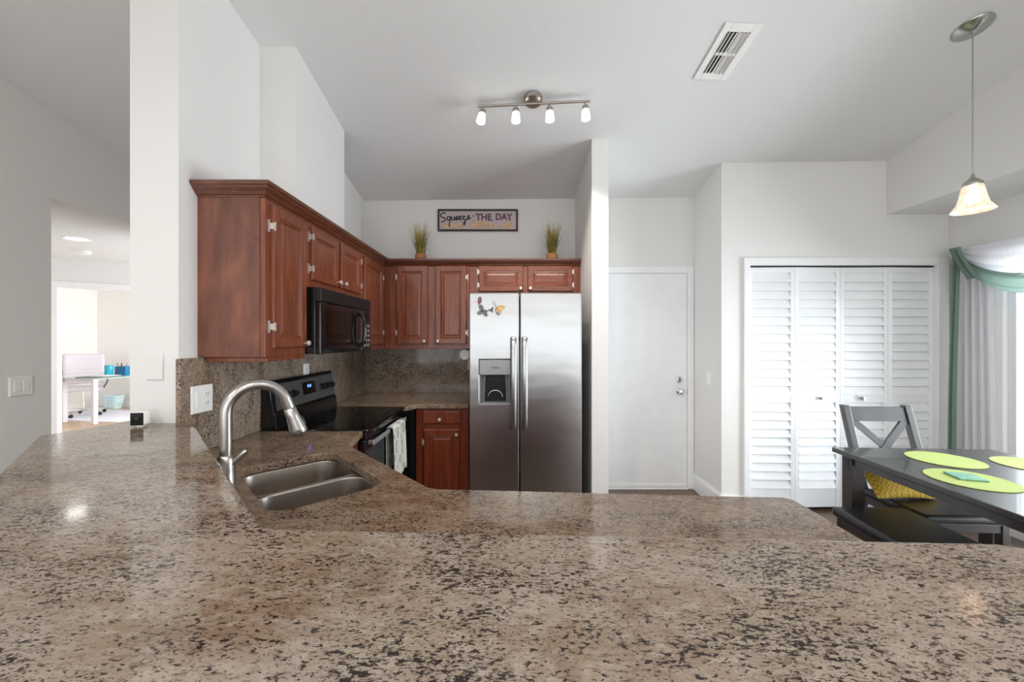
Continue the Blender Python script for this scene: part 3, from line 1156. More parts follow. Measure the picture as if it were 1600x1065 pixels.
# oven door + drawer
m = MB()
m.box(RXF - .035, RXF, RY0 + .004, RY1 - .004, .235, CT - .055)
od = m.build('oven_door', M['black_gloss'], rg, world=True, bevel=.008)
MB().box(RXF, RXF + .004, RY0 + .012, RY1 - .012, .30, .80).build('oven_window', M['oven_glass'], od, world=True)
m = MB()
hx, hzv = RXF + .04, .838
m.box(hx - .012, hx, RY0 + .03, RY1 - .05, hzv - .014, hzv + .014)
m.box(RXF, hx - .01, RY0 + .04, RY0 + .065, hzv - .01, hzv + .01)
m.box(RXF, hx - .01, RY1 - .085, RY1 - .06, hzv - .01, hzv + .01)
m.build('oven_handle', M['silver_plastic'], od, world=True, bevel=.005)
MB().box(RXF - .035, RXF + .004, RY0 + .004, RY1 - .004, CT - .052, CT - .013).build('vent_trim', M['black_gloss'], rg, world=True, bevel=.004)
MB().box(RXF - .035, RXF - .002, RY0 + .004, RY1 - .004, .07, .228).build('storage_drawer', M['steel_dark'], rg, world=True, bevel=.006)
MB().box(RXF - .05, -.757, RY1 + .003, 3.085, .02, CT - .036).build('shaded_gap', M['gap_black'], rg, world=True)  # dark block standing in for shade in the gap between range and cabinet

# towel over the oven handle
def towel_fn(u, v):
    # u across (along y), v down over the bar
    y = 2.50 + u * .25 + .012 * math.sin(u * 9)
    s = v * .72 - .30
    fold = .007 * math.sin(u * 17 + v * 2.0) + .004 * math.sin(u * 31)
    if s < -.02:
        z = hzv + .019 + s * .95
        x = hx - .023 - abs(fold) * .4
        z = max(z, .545)
        return (x, y, z)
    if s < .02:
        t = (s + .02) / .04
        return (hx - .006 - .017 * math.cos(t * PI), y, hzv + .017 + .006 * math.sin(t * PI))
    z = hzv + .017 - (s - .02) * .83
    flare = (s - .02) * .06
    return (hx + .011 + abs(fold) * 1.5 + flare * .5, y + flare * (u - .3) * 1.2 + .02 * (s > .3) * u * 0, z)


m = MB()
m.grid(towel_fn, 24, 40)
tag(m.build('dish_towel', M['towel'], smooth=60, solid=.003), 'grey patterned dish towel hanging over the oven handle', 'towel')

# ------------------------------------------------------------------ microwave
MX = -1.034
mw = thing('microwave_oven', (-1.2, 2.51, CB), 'black over-the-range microwave under the two-door cabinet', 'microwave')
MY0, MY1 = 2.128, 2.88
m = MB()
m.box(XL + .024, MX - .03, MY0, MY1, CB + .004, 1.704)
m.build('body', M['black_gloss'], mw, world=True, bevel=.004)
m = MB()
m.box(MX - .029, MX, MY0, MY1, 1.628, 1.702)
for i in range(5):
    m.box(MX - .001, MX + .004, MY0 + .01, MY1 - .01, 1.636 + i * .013, 1.642 + i * .013)
m.build('vent_grille', M['black_satin'], mw, world=True, bevel=.002)
m = MB()
m.box(MX - .029, MX, MY0, 2.705, CB + .002, 1.624)
md = m.build('door', M['black_gloss'], mw, world=True, bevel=.006)
MB().box(MX - .001, MX + .003, MY0 + .05, 2.60, CB + .05, 1.59).build('door_window', M['black_glass'], md, world=True)
m = MB()
hp = smooth_path([(MX, 2.665, 1.375), (MX + .028, 2.665, 1.40), (MX + .04, 2.665, 1.485), (MX + .028, 2.665, 1.57), (MX, 2.665, 1.597)], 6)
m.tube(hp, .011, 10)
m.build('handle', M['black_gloss'], md, smooth=50, world=True)
m = MB()
m.box(MX - .029, MX, 2.709, MY1, CB + .002, 1.624)
cp = m.build('control_panel', M['black_gloss'], mw, world=True, bevel=.004)
m = MB()
for i in range(3):
    for j in range(5):
        m.box(MX, MX + .0015, 2.74 + i * .042, 2.768 + i * .042, 1.37 + j * .034, 1.39 + j * .034)
m.build('keypad', M['grey_plastic'], cp, world=True)
MB().box(MX, MX + .0015, 2.74, 2.85, 1.565, 1.60).build('display', M['black_glass'], cp, world=True)

# ------------------------------------------------------------------ refrigerator
FY = 2.92
fr = thing('refrigerator', (.10, 3.3, 0), 'stainless side-by-side refrigerator with two doors and dispenser', 'refrigerator')
FX0, FX1, FG, FT = -.318, .519, .057, 1.765
MB().box(FX0 + .006, FX1 - .006, FY + .075, 3.70, .03, FT - .012).build('body', M['steel_dark'], fr, world=True, bevel=.006)
MB().box(FX0 + .02, FX1 - .02, FY + .06, FY + .075, .09, FT - .02).build('gasket', M['gap_black'], fr, world=True)
MB().box(FX0 + .02, FX1 - .02, FY + .07, FY + .12, .01, .085).build('kick_grille', M['black_satin'], fr, world=True)
# left door with a dispenser recess
dx0, dx1, dz0, dz1 = -.242, -.012, .935, 1.268
m = MB(Matrix(((1, 0, 0, 0), (0, 0, -1, FY + .06), (0, 1, 0, 0), (0, 0, 0, 1))))
m.holed([(FX0, .09), (FG - .004, .09), (FG - .004, FT), (FX0, FT)], [[(dx0, dz0), (dx1, dz0), (dx1, dz1), (dx0, dz1)]], 0, .06)
ld = m.build('freezer_door', M['steel'], fr, world=True, bevel=.008, seg=3)
m = MB()
m.box(FG + .004, FX1, FY, FY + .06, .09, FT)
rd = m.build('fresh_food_door', M['steel'], fr, world=True, bevel=.008, seg=3)
for dd, hx0 in ((ld, .010), (rd, .092)):
    m = MB()
    pts = smooth_path([(hx0, FY, 1.425), (hx0, FY - .035, 1.415), (hx0, FY - .052, 1.25), (hx0, FY - .058, 1.09), (hx0, FY - .052, .93), (hx0, FY - .035, .78), (hx0, FY, .765)], 6)
    m.tube(pts, .022, 14, flat=.55)
    m.build('handle', M['steel'], dd, smooth=50, world=True)
m = MB()
m.box(dx0 + .001, dx1 - .001, FY + .045, FY + .059, dz0 + .002, 1.155)
m.box(dx0 + .001, dx0 + .012, FY + .004, FY + .045, dz0 + .002, 1.155)
m.box(dx1 - .012, dx1 - .001, FY + .004, FY + .045, dz0 + .002, 1.155)
dr = m.build('dispenser_recess', M['grey_plastic'], ld, world=True)
m = MB()
m.box(dx0 + .001, dx1 - .001, FY - .006, FY + .055, 1.157, dz1 - .001)
m.build('dispenser_panel', M['silver_plastic'], ld, world=True, bevel=.003)
m = MB()
m.box(-.152, -.093, FY - .0075, FY - .006, 1.208, 1.213)
m.build('badge', M['black_satin'], ld, world=True)
m = MB()
m.box(dx0 - .006, dx1 - .002, FY - .012, FY + .045, dz0 - .006, dz0 + .012)
m.build('drip_tray', M['silver_plastic'], ld, world=True, bevel=.003)
m = MB()
m.loft([[(x0, y, z) for x0, y, z in ((-.205 + t, FY + .042, .955), (-.045 - t, FY + .042, .955), (-.055 - t, FY + .030, 1.15), (-.195 + t, FY + .030, 1.15))] for t in (0,)] + [[(-.2, FY + .037, .96), (-.05, FY + .037, .96), (-.06, FY + .024, 1.145), (-.19, FY + .024, 1.145)]])
m.build('dispenser_backplate', M['black_satin'], ld, world=True)
m = MB()
arc = [(-.125 + .055 * math.cos(t), FY + .028, .985 + .055 * math.sin(t)) for t in [PI * (.02 + .075 * i) for i in range(13)]]
m.tube(arc, .005, 8)
m.build('paddle', M['chrome'], ld, smooth=50, world=True)

# butterfly magnets on the freezer door
def wing(m, cx, cz, pts, y):
    c = m.v((cx, y - .004, cz))
    vs = [m.v((cx + a, y - .006 - .10 * math.hypot(a, b), cz + b)) for a, b in pts]
    for i in range(len(vs) - 1):
        m.face([c, vs[i], vs[i + 1]])


def blob(r, a0, lx, lz, n=10):
    """petal reaching from the origin along angle a0"""
    out = []
    for i in range(n + 1):
        t = PI * 2 * i / n
        x, z = lx / 2 - lx / 2 * math.cos(t), lz / 2 * math.sin(t)
        out.append((x * math.cos(a0) - z * math.sin(a0), x * math.sin(a0) + z * math.cos(a0)))
    return out


def px(u, v):
    return ((u - 800) / FOC * FY, EYE + (530 - v) / FOC * FY)


def butterfly(u, v, wings, label):
    x, z = px(u, v)
    t = thing('butterfly_magnet', (x, FY, z), label, 'magnet', 'butterfly magnets on the freezer door')
    b = MB()
    b.tube([(-.006, -.004, -.01), (0, -.006, 0), (.004, -.004, .012)], [.002, .003, .0015], 8)
    b.build('butterfly_body', M['black_satin'], t, smooth=60)
    for a0, lx, lz, mat in wings:
        w = MB()
        wing(w, 0, 0, blob(0, math.radians(a0), lx, lz), 0)
        w.build('wing', M[mat], t, solid=.0012)


butterfly(748.5, 474.5, [(80, .055, .03, 'wing_plum'), (160, .055, .018, 'wing_pink'), (60, .03, .02, 'wing_plum')], 'pink and plum butterfly magnet, highest at the top left of the freezer door')
butterfly(754, 486.5, [(110, .055, .034, 'wing_grey'), (205, .045, .032, 'wing_grey'), (-45, .05, .032, 'wing_grey'), (5, .04, .022, 'wing_grey')], 'large grey butterfly magnet below the pink one')
butterfly(768, 484, [(60, .022, .016, 'wing_grey'), (190, .026, .018, 'wing_grey'), (-70, .022, .016, 'wing_grey')], 'small grey butterfly magnet between the large grey and gold ones')
butterfly(775, 482, [(112, .065, .024, 'wing_cream'), (12, .068, .034, 'wing_gold'), (-66, .055, .03, 'wing_grey'), (-35, .05, .03, 'wing_gold')], 'gold and black butterfly magnet, rightmost on the freezer door')

# ------------------------------------------------------------------ outlets, switches, small wall things
def plate(name, center, w, h, normal, label, cat, kind, n=1, mat='white_plastic'):
    """wall plate; normal '+x' or '-y' or '-x'"""
    rz = {'-y': 0, '+x': PI / 2, '-x': -PI / 2}[normal]
    t = thing(name, center, label, cat, rz=rz)
    MB().panel(w, h, [(0, 0), (0, .004), (.004, .007), (.01, .007)]).build('plate', M[mat], t)
    for o in t.children:
        o.location = (-w / 2, 0, -h / 2)
    for i in range(n):
        cxp = (i - (n - 1) / 2) * .046
        kd = kind[i] if i < len(kind) else kind[-1]
        if kd == 'rocker':
            MB().box(cxp - .016, cxp + .016, -.010, -.006, -.033, .033).build('rocker_switch', M['white_plastic'], t, bevel=.002)
        elif kd == 'outlet':
            for z in (-.02, .02):
                r = MB().lathe([(.0165, -.006), (.0165, -.009), (0, -.009)], (cxp, 0, z), 18, 'y').build('receptacle', M['white_plastic'], t)
                m = MB()
                m.box(cxp - .008, cxp - .005, -.0095, -.0088, z - .003, z + .007)
                m.box(cxp + .005, cxp + .008, -.0095, -.0088, z - .003, z + .007)
                m.box(cxp - .002, cxp + .002, -.0095, -.0088, z - .011, z - .007)
                m.build('slot', M['grey_plastic'], r)
    return t


plate('wall_outlet', (-1.393, 1.765, 1.154), .122, .122, '+x', 'white double plate with switch and outlet on the granite beside the faucet', 'outlet', ['rocker', 'outlet'], 2)
plate('wall_outlet', (-.385, 3.727, 1.19), .07, .115, '-y', 'white single outlet on the granite left of the refrigerator', 'outlet', ['outlet'])
plate('wall_outlet', (-1.393, 2.66, 1.20), .07, .115, '+x', 'white outlet peeking above the range backguard', 'outlet', ['outlet'])
plate('blank_plate', (-1.512, 1.669, 1.305), .07, .115, '-y', 'blank painted plate on the white wall end above the small camera', 'wall plate', ['blank'], 1, 'wall')
plate('light_switch', (1.729, 3.454, 1.077), .075, .118, '-x', 'white rocker switch to the right of the hall door', 'light switch', ['rocker'])
plate('light_switch', (XV + .001, 2.482, 1.126), .12, .12, '+x', 'white double switch on the far left wall', 'light switch', ['rocker', 'rocker'], 2)
plate('wall_control', (-8.749, 8.02, 1.69), .26, .17, '+x', 'white control box on the office wall above the chair', 'wall control', ['rocker'])

# small security camera on the bar
sccam = thing('security_camera', (-1.510, 1.60, BAR), 'small white cube security camera standing on the bar by the wall end', 'security camera', rz=.20)
MB().box(-.026, .026, -.02, .02, .004, .062).build('housing', M['white_plastic'], sccam, bevel=.012, seg=4)
MB().box(-.0225, .0225, -.0225, -.018, .008, .058).build('lens_cover', M['black_glass'], sccam, bevel=.004)
MB().lathe([(.0075, 0), (.0075, -.002), (.004, -.003), (0, -.002)], (0, -.0225, .034), 18, 'y').build('lens', M['vent_ring'], sccam, smooth=40)
MB().lathe([(.014, 0), (.014, .005)], (0, 0, 0), 16).build('foot', M['white_plastic'], sccam)

# paper towel roll under the cabinet next to the refrigerator and its neighbour cord
pr = thing('under_cabinet_roll', (-.42, 3.60, 1.25), 'white roll hanging under the wall cabinet beside the refrigerator', 'paper roll')
m = MB()
m.lathe([(.018, -.10), (.046, -.10), (.049, -.09), (.049, .09), (.046, .10), (.018, .10)], (-.42, 3.60, 1.286), 24, 'y')
m.build('paper', M['white_sheet'], pr, smooth=40, world=True)
m = MB()
m.lathe([(.006, -.11), (.006, .11)], (-.42, 3.60, 1.286), 10, 'y')
m.box(-.425, -.415, 3.485, 3.49, 1.28, 1.338)
m.box(-.425, -.415, 3.71, 3.715, 1.28, 1.338)
m.build('holder', M['white_plastic'], pr, world=True)
m = MB()
m.tube(smooth_path([(-.372, 3.716, 1.20), (-.345, 3.69, 1.19), (-.335, 3.66, 1.12), (-.342, 3.63, 1.05), (-.332, 3.62, .97), (-.340, 3.64, CT + .004)], 6), .0045, 8)
tag(m.build('power_cord', M['black_satin'], smooth=60), 'black power cord hanging from the outlet at the side of the refrigerator', 'cord')

# ------------------------------------------------------------------ sign and grass plants
SX0, SX1, SZ0, SZ1, SY = -.705, .055, 2.447, 2.655, YB - .001
sg = thing('wall_sign', ((SX0 + SX1) / 2, YB, SZ0), 'framed wall sign reading Squeeze THE DAY', 'sign')
m = MB()
t = .016
m.box(SX0, SX1, SY - .022, SY, SZ0, SZ0 + t).box(SX0, SX1, SY - .022, SY, SZ1 - t, SZ1)
m.box(SX0, SX0 + t, SY - .022, SY, SZ0 + t, SZ1 - t).box(SX1 - t, SX1, SY - .022, SY, SZ0 + t, SZ1 - t)
m.build('frame', M['sign_frame'], sg, world=True, bevel=.003)
MB().box(SX0 + t, SX1 - t, SY - .010, SY, SZ0 + t, SZ1 - t).build('board', M['sign_face'], sg, world=True)
YS = SY - .0105


def sp(u, v):
    """sign crop pixels (5.714 px per photo px) to board coordinates"""
    return (SX0 + (u - 372) / (1078 - 372) * (SX1 - SX0), SZ1 - (v - 98) / (290 - 98) * (SZ1 - SZ0))


strokes = [
    [(440, 140), (432, 128), (415, 130), (399, 144), (396, 156), (410, 166), (428, 172), (438, 184), (432, 198), (415, 208), (402, 206)],       # S
    [(480, 166), (468, 160), (456, 168), (454, 184), (464, 194), (476, 186), (484, 164), (479, 200), (474, 228), (472, 250)],                  # q
    [(484, 168), (495, 166), (494, 186), (502, 194), (514, 184), (521, 162), (519, 186), (528, 192)],                                          # u
    [(528, 190), (544, 176), (548, 164), (540, 160), (532, 172), (534, 188), (546, 190), (556, 182)],                                          # e
    [(556, 184), (571, 174), (576, 162), (567, 157), (560, 170), (562, 186), (573, 188), (584, 180)],                                          # e
    [(584, 166), (596, 158), (610, 160), (600, 172), (592, 184), (606, 186), (614, 198), (610, 226), (602, 234), (600, 222), (616, 196), (630, 184)],  # z
    [(630, 182), (645, 172), (652, 160), (644, 152), (634, 164), (635, 182), (646, 186), (664, 170)],                                          # e
]
m = MB()
for s in strokes:
    pts = [(sp(u, v)[0], YS, sp(u, v)[1]) for u, v in s]
    m.tube(smooth_path(pts, 5), .0013, 8, flat=4.2)
m.build('script_lettering', M['ink_dark'], sg, world=True)


def text_mesh(body, x, z, size, mat, parent, name, y, sx=1.0, sz=1.0):
    cu = bpy.data.curves.new('t', 'FONT')
    cu.body = body
    cu.size = size
    cu.extrude = .0006
    cu.offset = .0035
    to = bpy.data.objects.new('t', cu)
    COL.objects.link(to)
    dg = bpy.context.evaluated_depsgraph_get()
    dg.update()
    me = bpy.data.meshes.new_from_object(to.evaluated_get(dg))
    bpy.data.objects.remove(to)
    bpy.data.curves.remove(cu)
    me.name = name
    xs = [v.co.x for v in me.vertices]
    w0, w1 = min(xs), max(xs)
    zs = [v.co.y for v in me.vertices]
    h0, h1 = min(zs), max(zs)
    r = parent
    while r.parent is not None:
        r = r.parent
    for v in me.vertices:
        nx = x + (v.co.x - w0) / (w1 - w0) * sx
        nz = z + (v.co.y - h0) / (h1 - h0) * sz
        v.co = Vector((nx, y - .0006 - v.co.z, nz)) - Vector(r.location)
    me.materials.clear()
    me.materials.append(mat)
    o = bpy.data.objects.new(name, me)
    COL.objects.link(o)
    o.parent = parent
    return o


xa, za = sp(706, 196)
xb, zb = sp(848, 136)
text_mesh('THE', xa, za, .08, M['ink_plum'], sg, 'capital_lettering', YS, xb - xa, zb - za)
xa, za = sp(882, 192)
xb, zb = sp(1032, 134)
text_mesh('DAY', xa, za, .08, M['ink_plum'], sg, 'capital_lettering', YS, xb - xa, zb - za)
fruit = [(440, 248, 28, 20), (492, 246, 32, 22), (560, 240, 40, 28), (700, 240, 42, 30), (752, 232, 44, 36), (835, 240, 40, 26), (940, 246, 40, 20), (990, 238, 42, 30)]
m = MB()
lf = MB()
for i, (u, v, ru, rv) in enumerate(fruit):
    pts = []
    for k in range(20):
        a_ = 2 * PI * k / 20
        vv = min(v + rv * math.sin(a_), 268)
        x, z = sp(u + ru * math.cos(a_), vv)
        pts.append((x, z))
    yo = YS + .0003 - .0001 * i
    m.loft([[(x, yo + dy, z) for x, z in pts] for dy in (.0008, 0)])
for (u, v, du, dv_) in ((690, 168, -14, -22), (850, 206, 12, -16), (575, 212, 14, -12), (1000, 200, 20, -16), (835, 206, -10, -14), (700, 196, -16, 10)):
    x0, z0 = sp(u, v)
    x1, z1 = sp(u + du, v + dv_)
    dx, dz = x1 - x0, z1 - z0
    q4 = [(x0, z0), (x0 + dx * .5 - dz * .3, z0 + dz * .5 + dx * .3), (x1, z1), (x0 + dx * .5 + dz * .3, z0 + dz * .5 - dx * .3)]
    lf.loft([[(x, YS - .001 + dy, z) for x, z in q4] for dy in (.0006, 0)])
m.build('printed_fruit', M['ink_fruit'], sg, world=True)
lf.build('printed_leaves', M['ink_leaf'], sg, world=True)


def grass_plant(x, label, seed):
    rnd = random.Random(seed)
    t = thing('potted_grass', (x, 3.50, CTOP), label, 'plant', 'grass plants on the wall cabinets')
    m = MB()
    m.lathe([(.036, 0), (.046, .006), (.050, .03), (.048, .058), (.040, .064), (.030, .060)], (0, 0, .0), 20)
    m.build('pot', M['terracotta'], t, smooth=50)
    for nm, mt, n, hh in (('grass_blades', 'grass', 130, (.20, .30)), ('dark_grass_blades', 'grass_dark', 90, (.10, .20))):
        m = MB()
        for i in range(n):
            a_ = rnd.uniform(0, 2 * PI)
            r0 = rnd.uniform(0, .034)
            h = rnd.uniform(*hh)
            out = rnd.uniform(.005, .074) * (1.5 if rnd.random() < .07 else 1)
            w = rnd.uniform(.0022, .0042)
            ca, sa = math.cos(a_), math.sin(a_)
            tw = rnd.uniform(0, PI)
            wx, wy = math.cos(tw) * w, math.sin(tw) * w
            pr_ = []
            for k in range(4):
                f = k / 3
                r = r0 + out * f ** 1.5
                ww = 1 - f * .85
                cx_, cy_, cz_ = ca * r, sa * r, .055 + h * f
                pr_.append((m.v((cx_ - wx * ww, cy_ - wy * ww, cz_)), m.v((cx_ + wx * ww, cy_ + wy * ww, cz_))))
            for p0, p1 in zip(pr_, pr_[1:]):
                m.face([p0[0], p0[1], p1[1], p1[0]])
        g = m.build(nm, M[mt], t)
        g['kind'] = 'stuff'
    return t


grass_plant(-.812, 'potted green grass on the wall cabinets, left of the sign', 3)
grass_plant(.356, 'potted green grass on the wall cabinets, right of the sign', 8)

# ------------------------------------------------------------------ ceiling fixtures
nz = Vector((-.01045, .20911, 1)).normalized()
ctilt = nz.to_track_quat('Z', 'Y').to_matrix().to_4x4()
tl = thing('track_light', (.138, 2.574, ceil_z(.138, 2.574)), 'brushed nickel four-lamp track light on the sloping ceiling', 'track light')
m = MB(ctilt)
m.lathe([(0, -.042), (.045, -.042), (.056, -.036), (.06, -.02), (.06, -.001), (0, -.001)], (0, 0, 0), 32, cap0=False, cap1=False)
m.build('canopy', M['bronze_nickel'], tl, smooth=40)
zc = tl.location.z
pa = Vector(((747 - 800) / FOC * 2.59 - .138, 2.59 - 2.574, EYE + (530 - 166) / FOC * 2.59 - zc))
pb = Vector(((922 - 800) / FOC * 2.545 - .138, 2.545 - 2.574, EYE + (530 - 158) / FOC * 2.545 - zc))
m = MB()
m.tube([tuple(pa), tuple(pb)], .008, 10)
m.tube([(0, 0, -.03), tuple(pa.lerp(pb, .30 + .0))[:2] + (pa.lerp(pb, .3).z,)] if False else [(0, 0, -.02), tuple(pa.lerp(pb, .30 * .0 + (0 - pa.x) / (pb.x - pa.x)))], .012, 10)
m.build('rail', M['bronze_nickel'], tl, smooth=50)
for u, tilt in ((751.5, (-.45, -.2)), (806, (0, -.12)), (858.5, (.04, -.05)), (913.5, (.10, -.05))):
    f = ((u - 800) / FOC * 2.57 - .138 - pa.x) / (pb.x - pa.x)
    p = pa.lerp(pb, f)
    ax = Vector((tilt[0] * .35, tilt[1] * 1.0, -1)).normalized()
    if u < 760:
        p = p + Vector((.012, 0, 0))
    hd = MB()
    e0 = p + Vector((0, 0, -.006))
    e1 = p + Vector((0, 0, -.022))
    hd.tube([tuple(e0), tuple(e1), tuple(e1 + ax * .008)], .006, 8)
    hd.tube([tuple(e1 + ax * s) for s in (.004, .008, .026, .034)], [.012, .019, .023, .021], 14)
    ho = hd.build('lamp_head', M['bronze_nickel'], tl, smooth=40)
    sh = MB()
    sh.tube([tuple(e1 + ax * s) for s in (.03, .036, .06, .095, .098)], [.015, .0225, .0255, .029, .020], 18)
    sh.build('glass_shade', M['bulb'], ho, smooth=50)
    wp = tl.location + e1 + ax * .105
    spot('track_lamp_glow', wp, (ax.x, .28, -1), 15, (1.0, .93, .82), .015, 1.55, .5)

pd = thing('pendant_lamp', (2.505, 2.14, ceil_z(2.505, 2.14)), 'pendant lamp with a bell glass shade above the dining table', 'pendant lamp')
m = MB(ctilt)
m.lathe([(0, -.03), (.012, -.03), (.03, -.024), (.075, -.010), (.082, -.004), (.082, -.001), (0, -.001)], (0, 0, 0), 32, cap0=False, cap1=False)
m.build('canopy', M['green_nickel'], pd, smooth=50)
ztop = 2.30 - pd.location.z
MB().tube([(0, 0, -.02), (0, 0, ztop)], .0032, 8).build('cord', M['green_nickel'], pd, smooth=60)
m = MB()
m.lathe([(.006, .02), (.010, .0), (.022, -.012), (.040, -.030), (.043, -.045), (.041, -.048), (0, -.048)], (0, 0, ztop), 24, cap0=False, cap1=False)
m.build('cap', M['green_nickel'], pd, smooth=50)


def shade_mat():
    m, nt, b = newmat('alabaster_glass')
    f = noise(nt, coords(nt), 26.0, 3.0, 0.6, 1.0)
    nt.links.new(ramp(nt, f, [(0.35, lin(226, 190, 170)), (0.65, lin(255, 238, 220))]), b.inputs['Base Color'])
    nt.links.new(ramp(nt, f, [(0.35, (1, .72, .55, 1)), (0.65, (1, .9, .78, 1))]), b.inputs['Emission Color'])
    b.inputs['Emission Strength'].default_value = .22
    b.inputs['Roughness'].default_value = .15
    b.inputs['Transmission Weight'].default_value = .35
    return m


m = MB()
m.lathe([(.040, -.046), (.046, -.075), (.052, -.11), (.062, -.145), (.080, -.172), (.086, -.182)], (0, 0, ztop), 32, cap0=False, cap1=False)
m.build('glass_shade', shade_mat(), pd, smooth=60, solid=.003)
m = MB()
m.lathe([(.01, -.05), (.014, -.07), (.028, -.10), (.030, -.118), (.022, -.138), (0, -.146)], (0, 0, ztop), 18, cap0=False, cap1=False)
m.build('bulb', M['bulb_core'], pd, smooth=60)
spot('pendant_glow', (2.505, 2.14, 2.11), (0, 0, -1), 3, (1, .90, .76), .02, 2.4)

# ceiling vent
vx, vy = 1.235, 2.275
vt = thing('ceiling_vent', (vx, vy, ceil_z(vx, vy)), 'white rectangular air vent in the sloping ceiling', 'vent')
m = MB(ctilt)
hw, hl = .105, .175
m.box(-hw, -hw + .042, -hl, hl, -.010, -.001).box(hw - .042, hw, -hl, hl, -.010, -.001)
m.box(-hw + .042, hw - .042, -hl, -hl + .045, -.010, -.001).box(-hw + .042, hw - .042, hl - .045, hl, -.010, -.001)
m.build('frame', M['white_plastic'], vt, bevel=.003)
MB(ctilt).box(-hw + .04, hw - .04, -hl + .04, hl - .04, -.003, -.001).build('duct', M['vent_dark'], vt)
m = MB(ctilt)
m.box(-hw + .04, hw - .04, -.006, .006, -.014, -.004)
for i in range(6):
    x = -.052 + i * .021
    s = -.007 if i < 3 else .007
    m.loft([[(x - s, y, -.004), (x - s + .002, y, -.004), (x + s + .002, y, -.018), (x + s, y, -.018)] for y in (-hl + .046, hl - .046)])
m.build('louvres', M['white_plastic'], vt)

can = thing('recessed_light', (-4.24, 3.834, 2.40), 'round recessed light in the hallway ceiling', 'recessed light')
MB().lathe([(.075, -.002), (.095, -.008), (.10, -.001)], (0, 0, 0), 28, cap0=False, cap1=False).build('trim_ring', M['white_plastic'], can, smooth=40)
MB().lathe([(0, -.004), (.076, -.004)], (0, 0, 0), 28, cap0=False, cap1=False).build('lens', M['can_lamp'], can)
spot('hall_can_glow', (-4.24, 3.834, 2.385), (0, 0, -1), 22, (1, .96, .9), .05, 2.6)
sm = MB().lathe([(0, -.035), (.05, -.035), (.062, -.028), (.066, 0)], (0, 0, 0), 28, cap0=False).build('smoke_detector', M['white_plastic'], None, smooth=40)
sm.location = (-4.76, 4.37, 2.40)
tag(sm, 'round white smoke detector behind the hallway can light', 'smoke detector')

# ------------------------------------------------------------------ dining set
TROT = math.radians(-3.2)
tb = thing('dining_table', (2.455, 2.425, 0), 'black wood dining table under the pendant lamp', 'dining table', rz=TROT)
TW, TL = .93, 1.50
m = MB()
m.box(-TW / 2, TW / 2, -TL, 0, .722, .75)
m.build('tabletop', M['table'], tb, bevel=.004)
m = MB()
i_ = .045
m.box(-TW / 2 + i_, -TW / 2 + i_ + .022, -TL + .1, -.1, .668, .7215).box(TW / 2 - i_ - .022, TW / 2 - i_, -TL + .1, -.1, .668, .7215)
m.box(-TW / 2 + .1, TW / 2 - .1, -i_ - .022, -i_, .668, .7215).box(-TW / 2 + .1, TW / 2 - .1, -TL + i_, -TL + i_ + .022, .668, .7215)
m.build('apron', M['table'], tb)
for sx in (-1, 1):
    for yy0 in (-.035, -TL + .035 + .075):
        x0 = sx * (TW / 2 - .035) - (.075 if sx > 0 else 0)
        m = MB()
        m.box(x0, x0 + .075, yy0 - .075, yy0, 0, .7218)
        for g in (.025, .045):
            m.box(x0 + g, x0 + g + .007, yy0 - .0765, yy0 - .0745, .66, .71)
            m.box(x0 - .0015, x0 + .001, yy0 - .075 + g, yy0 - .068 + g, .64, .70)
        m.build('leg', M['table_leg'], tb, bevel=.003)


def table_pt(x, y):
    return (x, y, .7503)


def placemat(x, y, label):
    t = MB().lathe([(0, 0), (.158, 0), (.160, .002), (.158, .004), (.150, .0035), (0, .0032)], (0, 0, 0), 48, cap0=False, cap1=False).build('placemat', M['lime'], None, smooth=40)
    t.location = (x, y, .7505)
    return tag(t, label, 'placemat', 'lime green placemats on the dining table')


p1 = placemat(2.405, 2.19, 'round lime green placemat at the far end of the dining table, before the chair')
for x, y, lab in ((2.185, 1.875, 'round lime green placemat with a teal coaster on it'), (2.775, 2.085, 'round lime green placemat cut by the right picture edge')):
    c = p1.copy()
    COL.objects.link(c)
    c.location = (x, y, .7505)
    c['label'] = lab
cs = MB().box(-.055, .055, -.055, .055, 0, .008).build('coaster', M['teal'], None, bevel=.003)
cs.location = (2.19, 1.90, .7546)
cs.rotation_euler = (0, 0, math.radians(-18))
tag(cs, 'square teal coaster on the nearest lime green placemat', 'coaster')


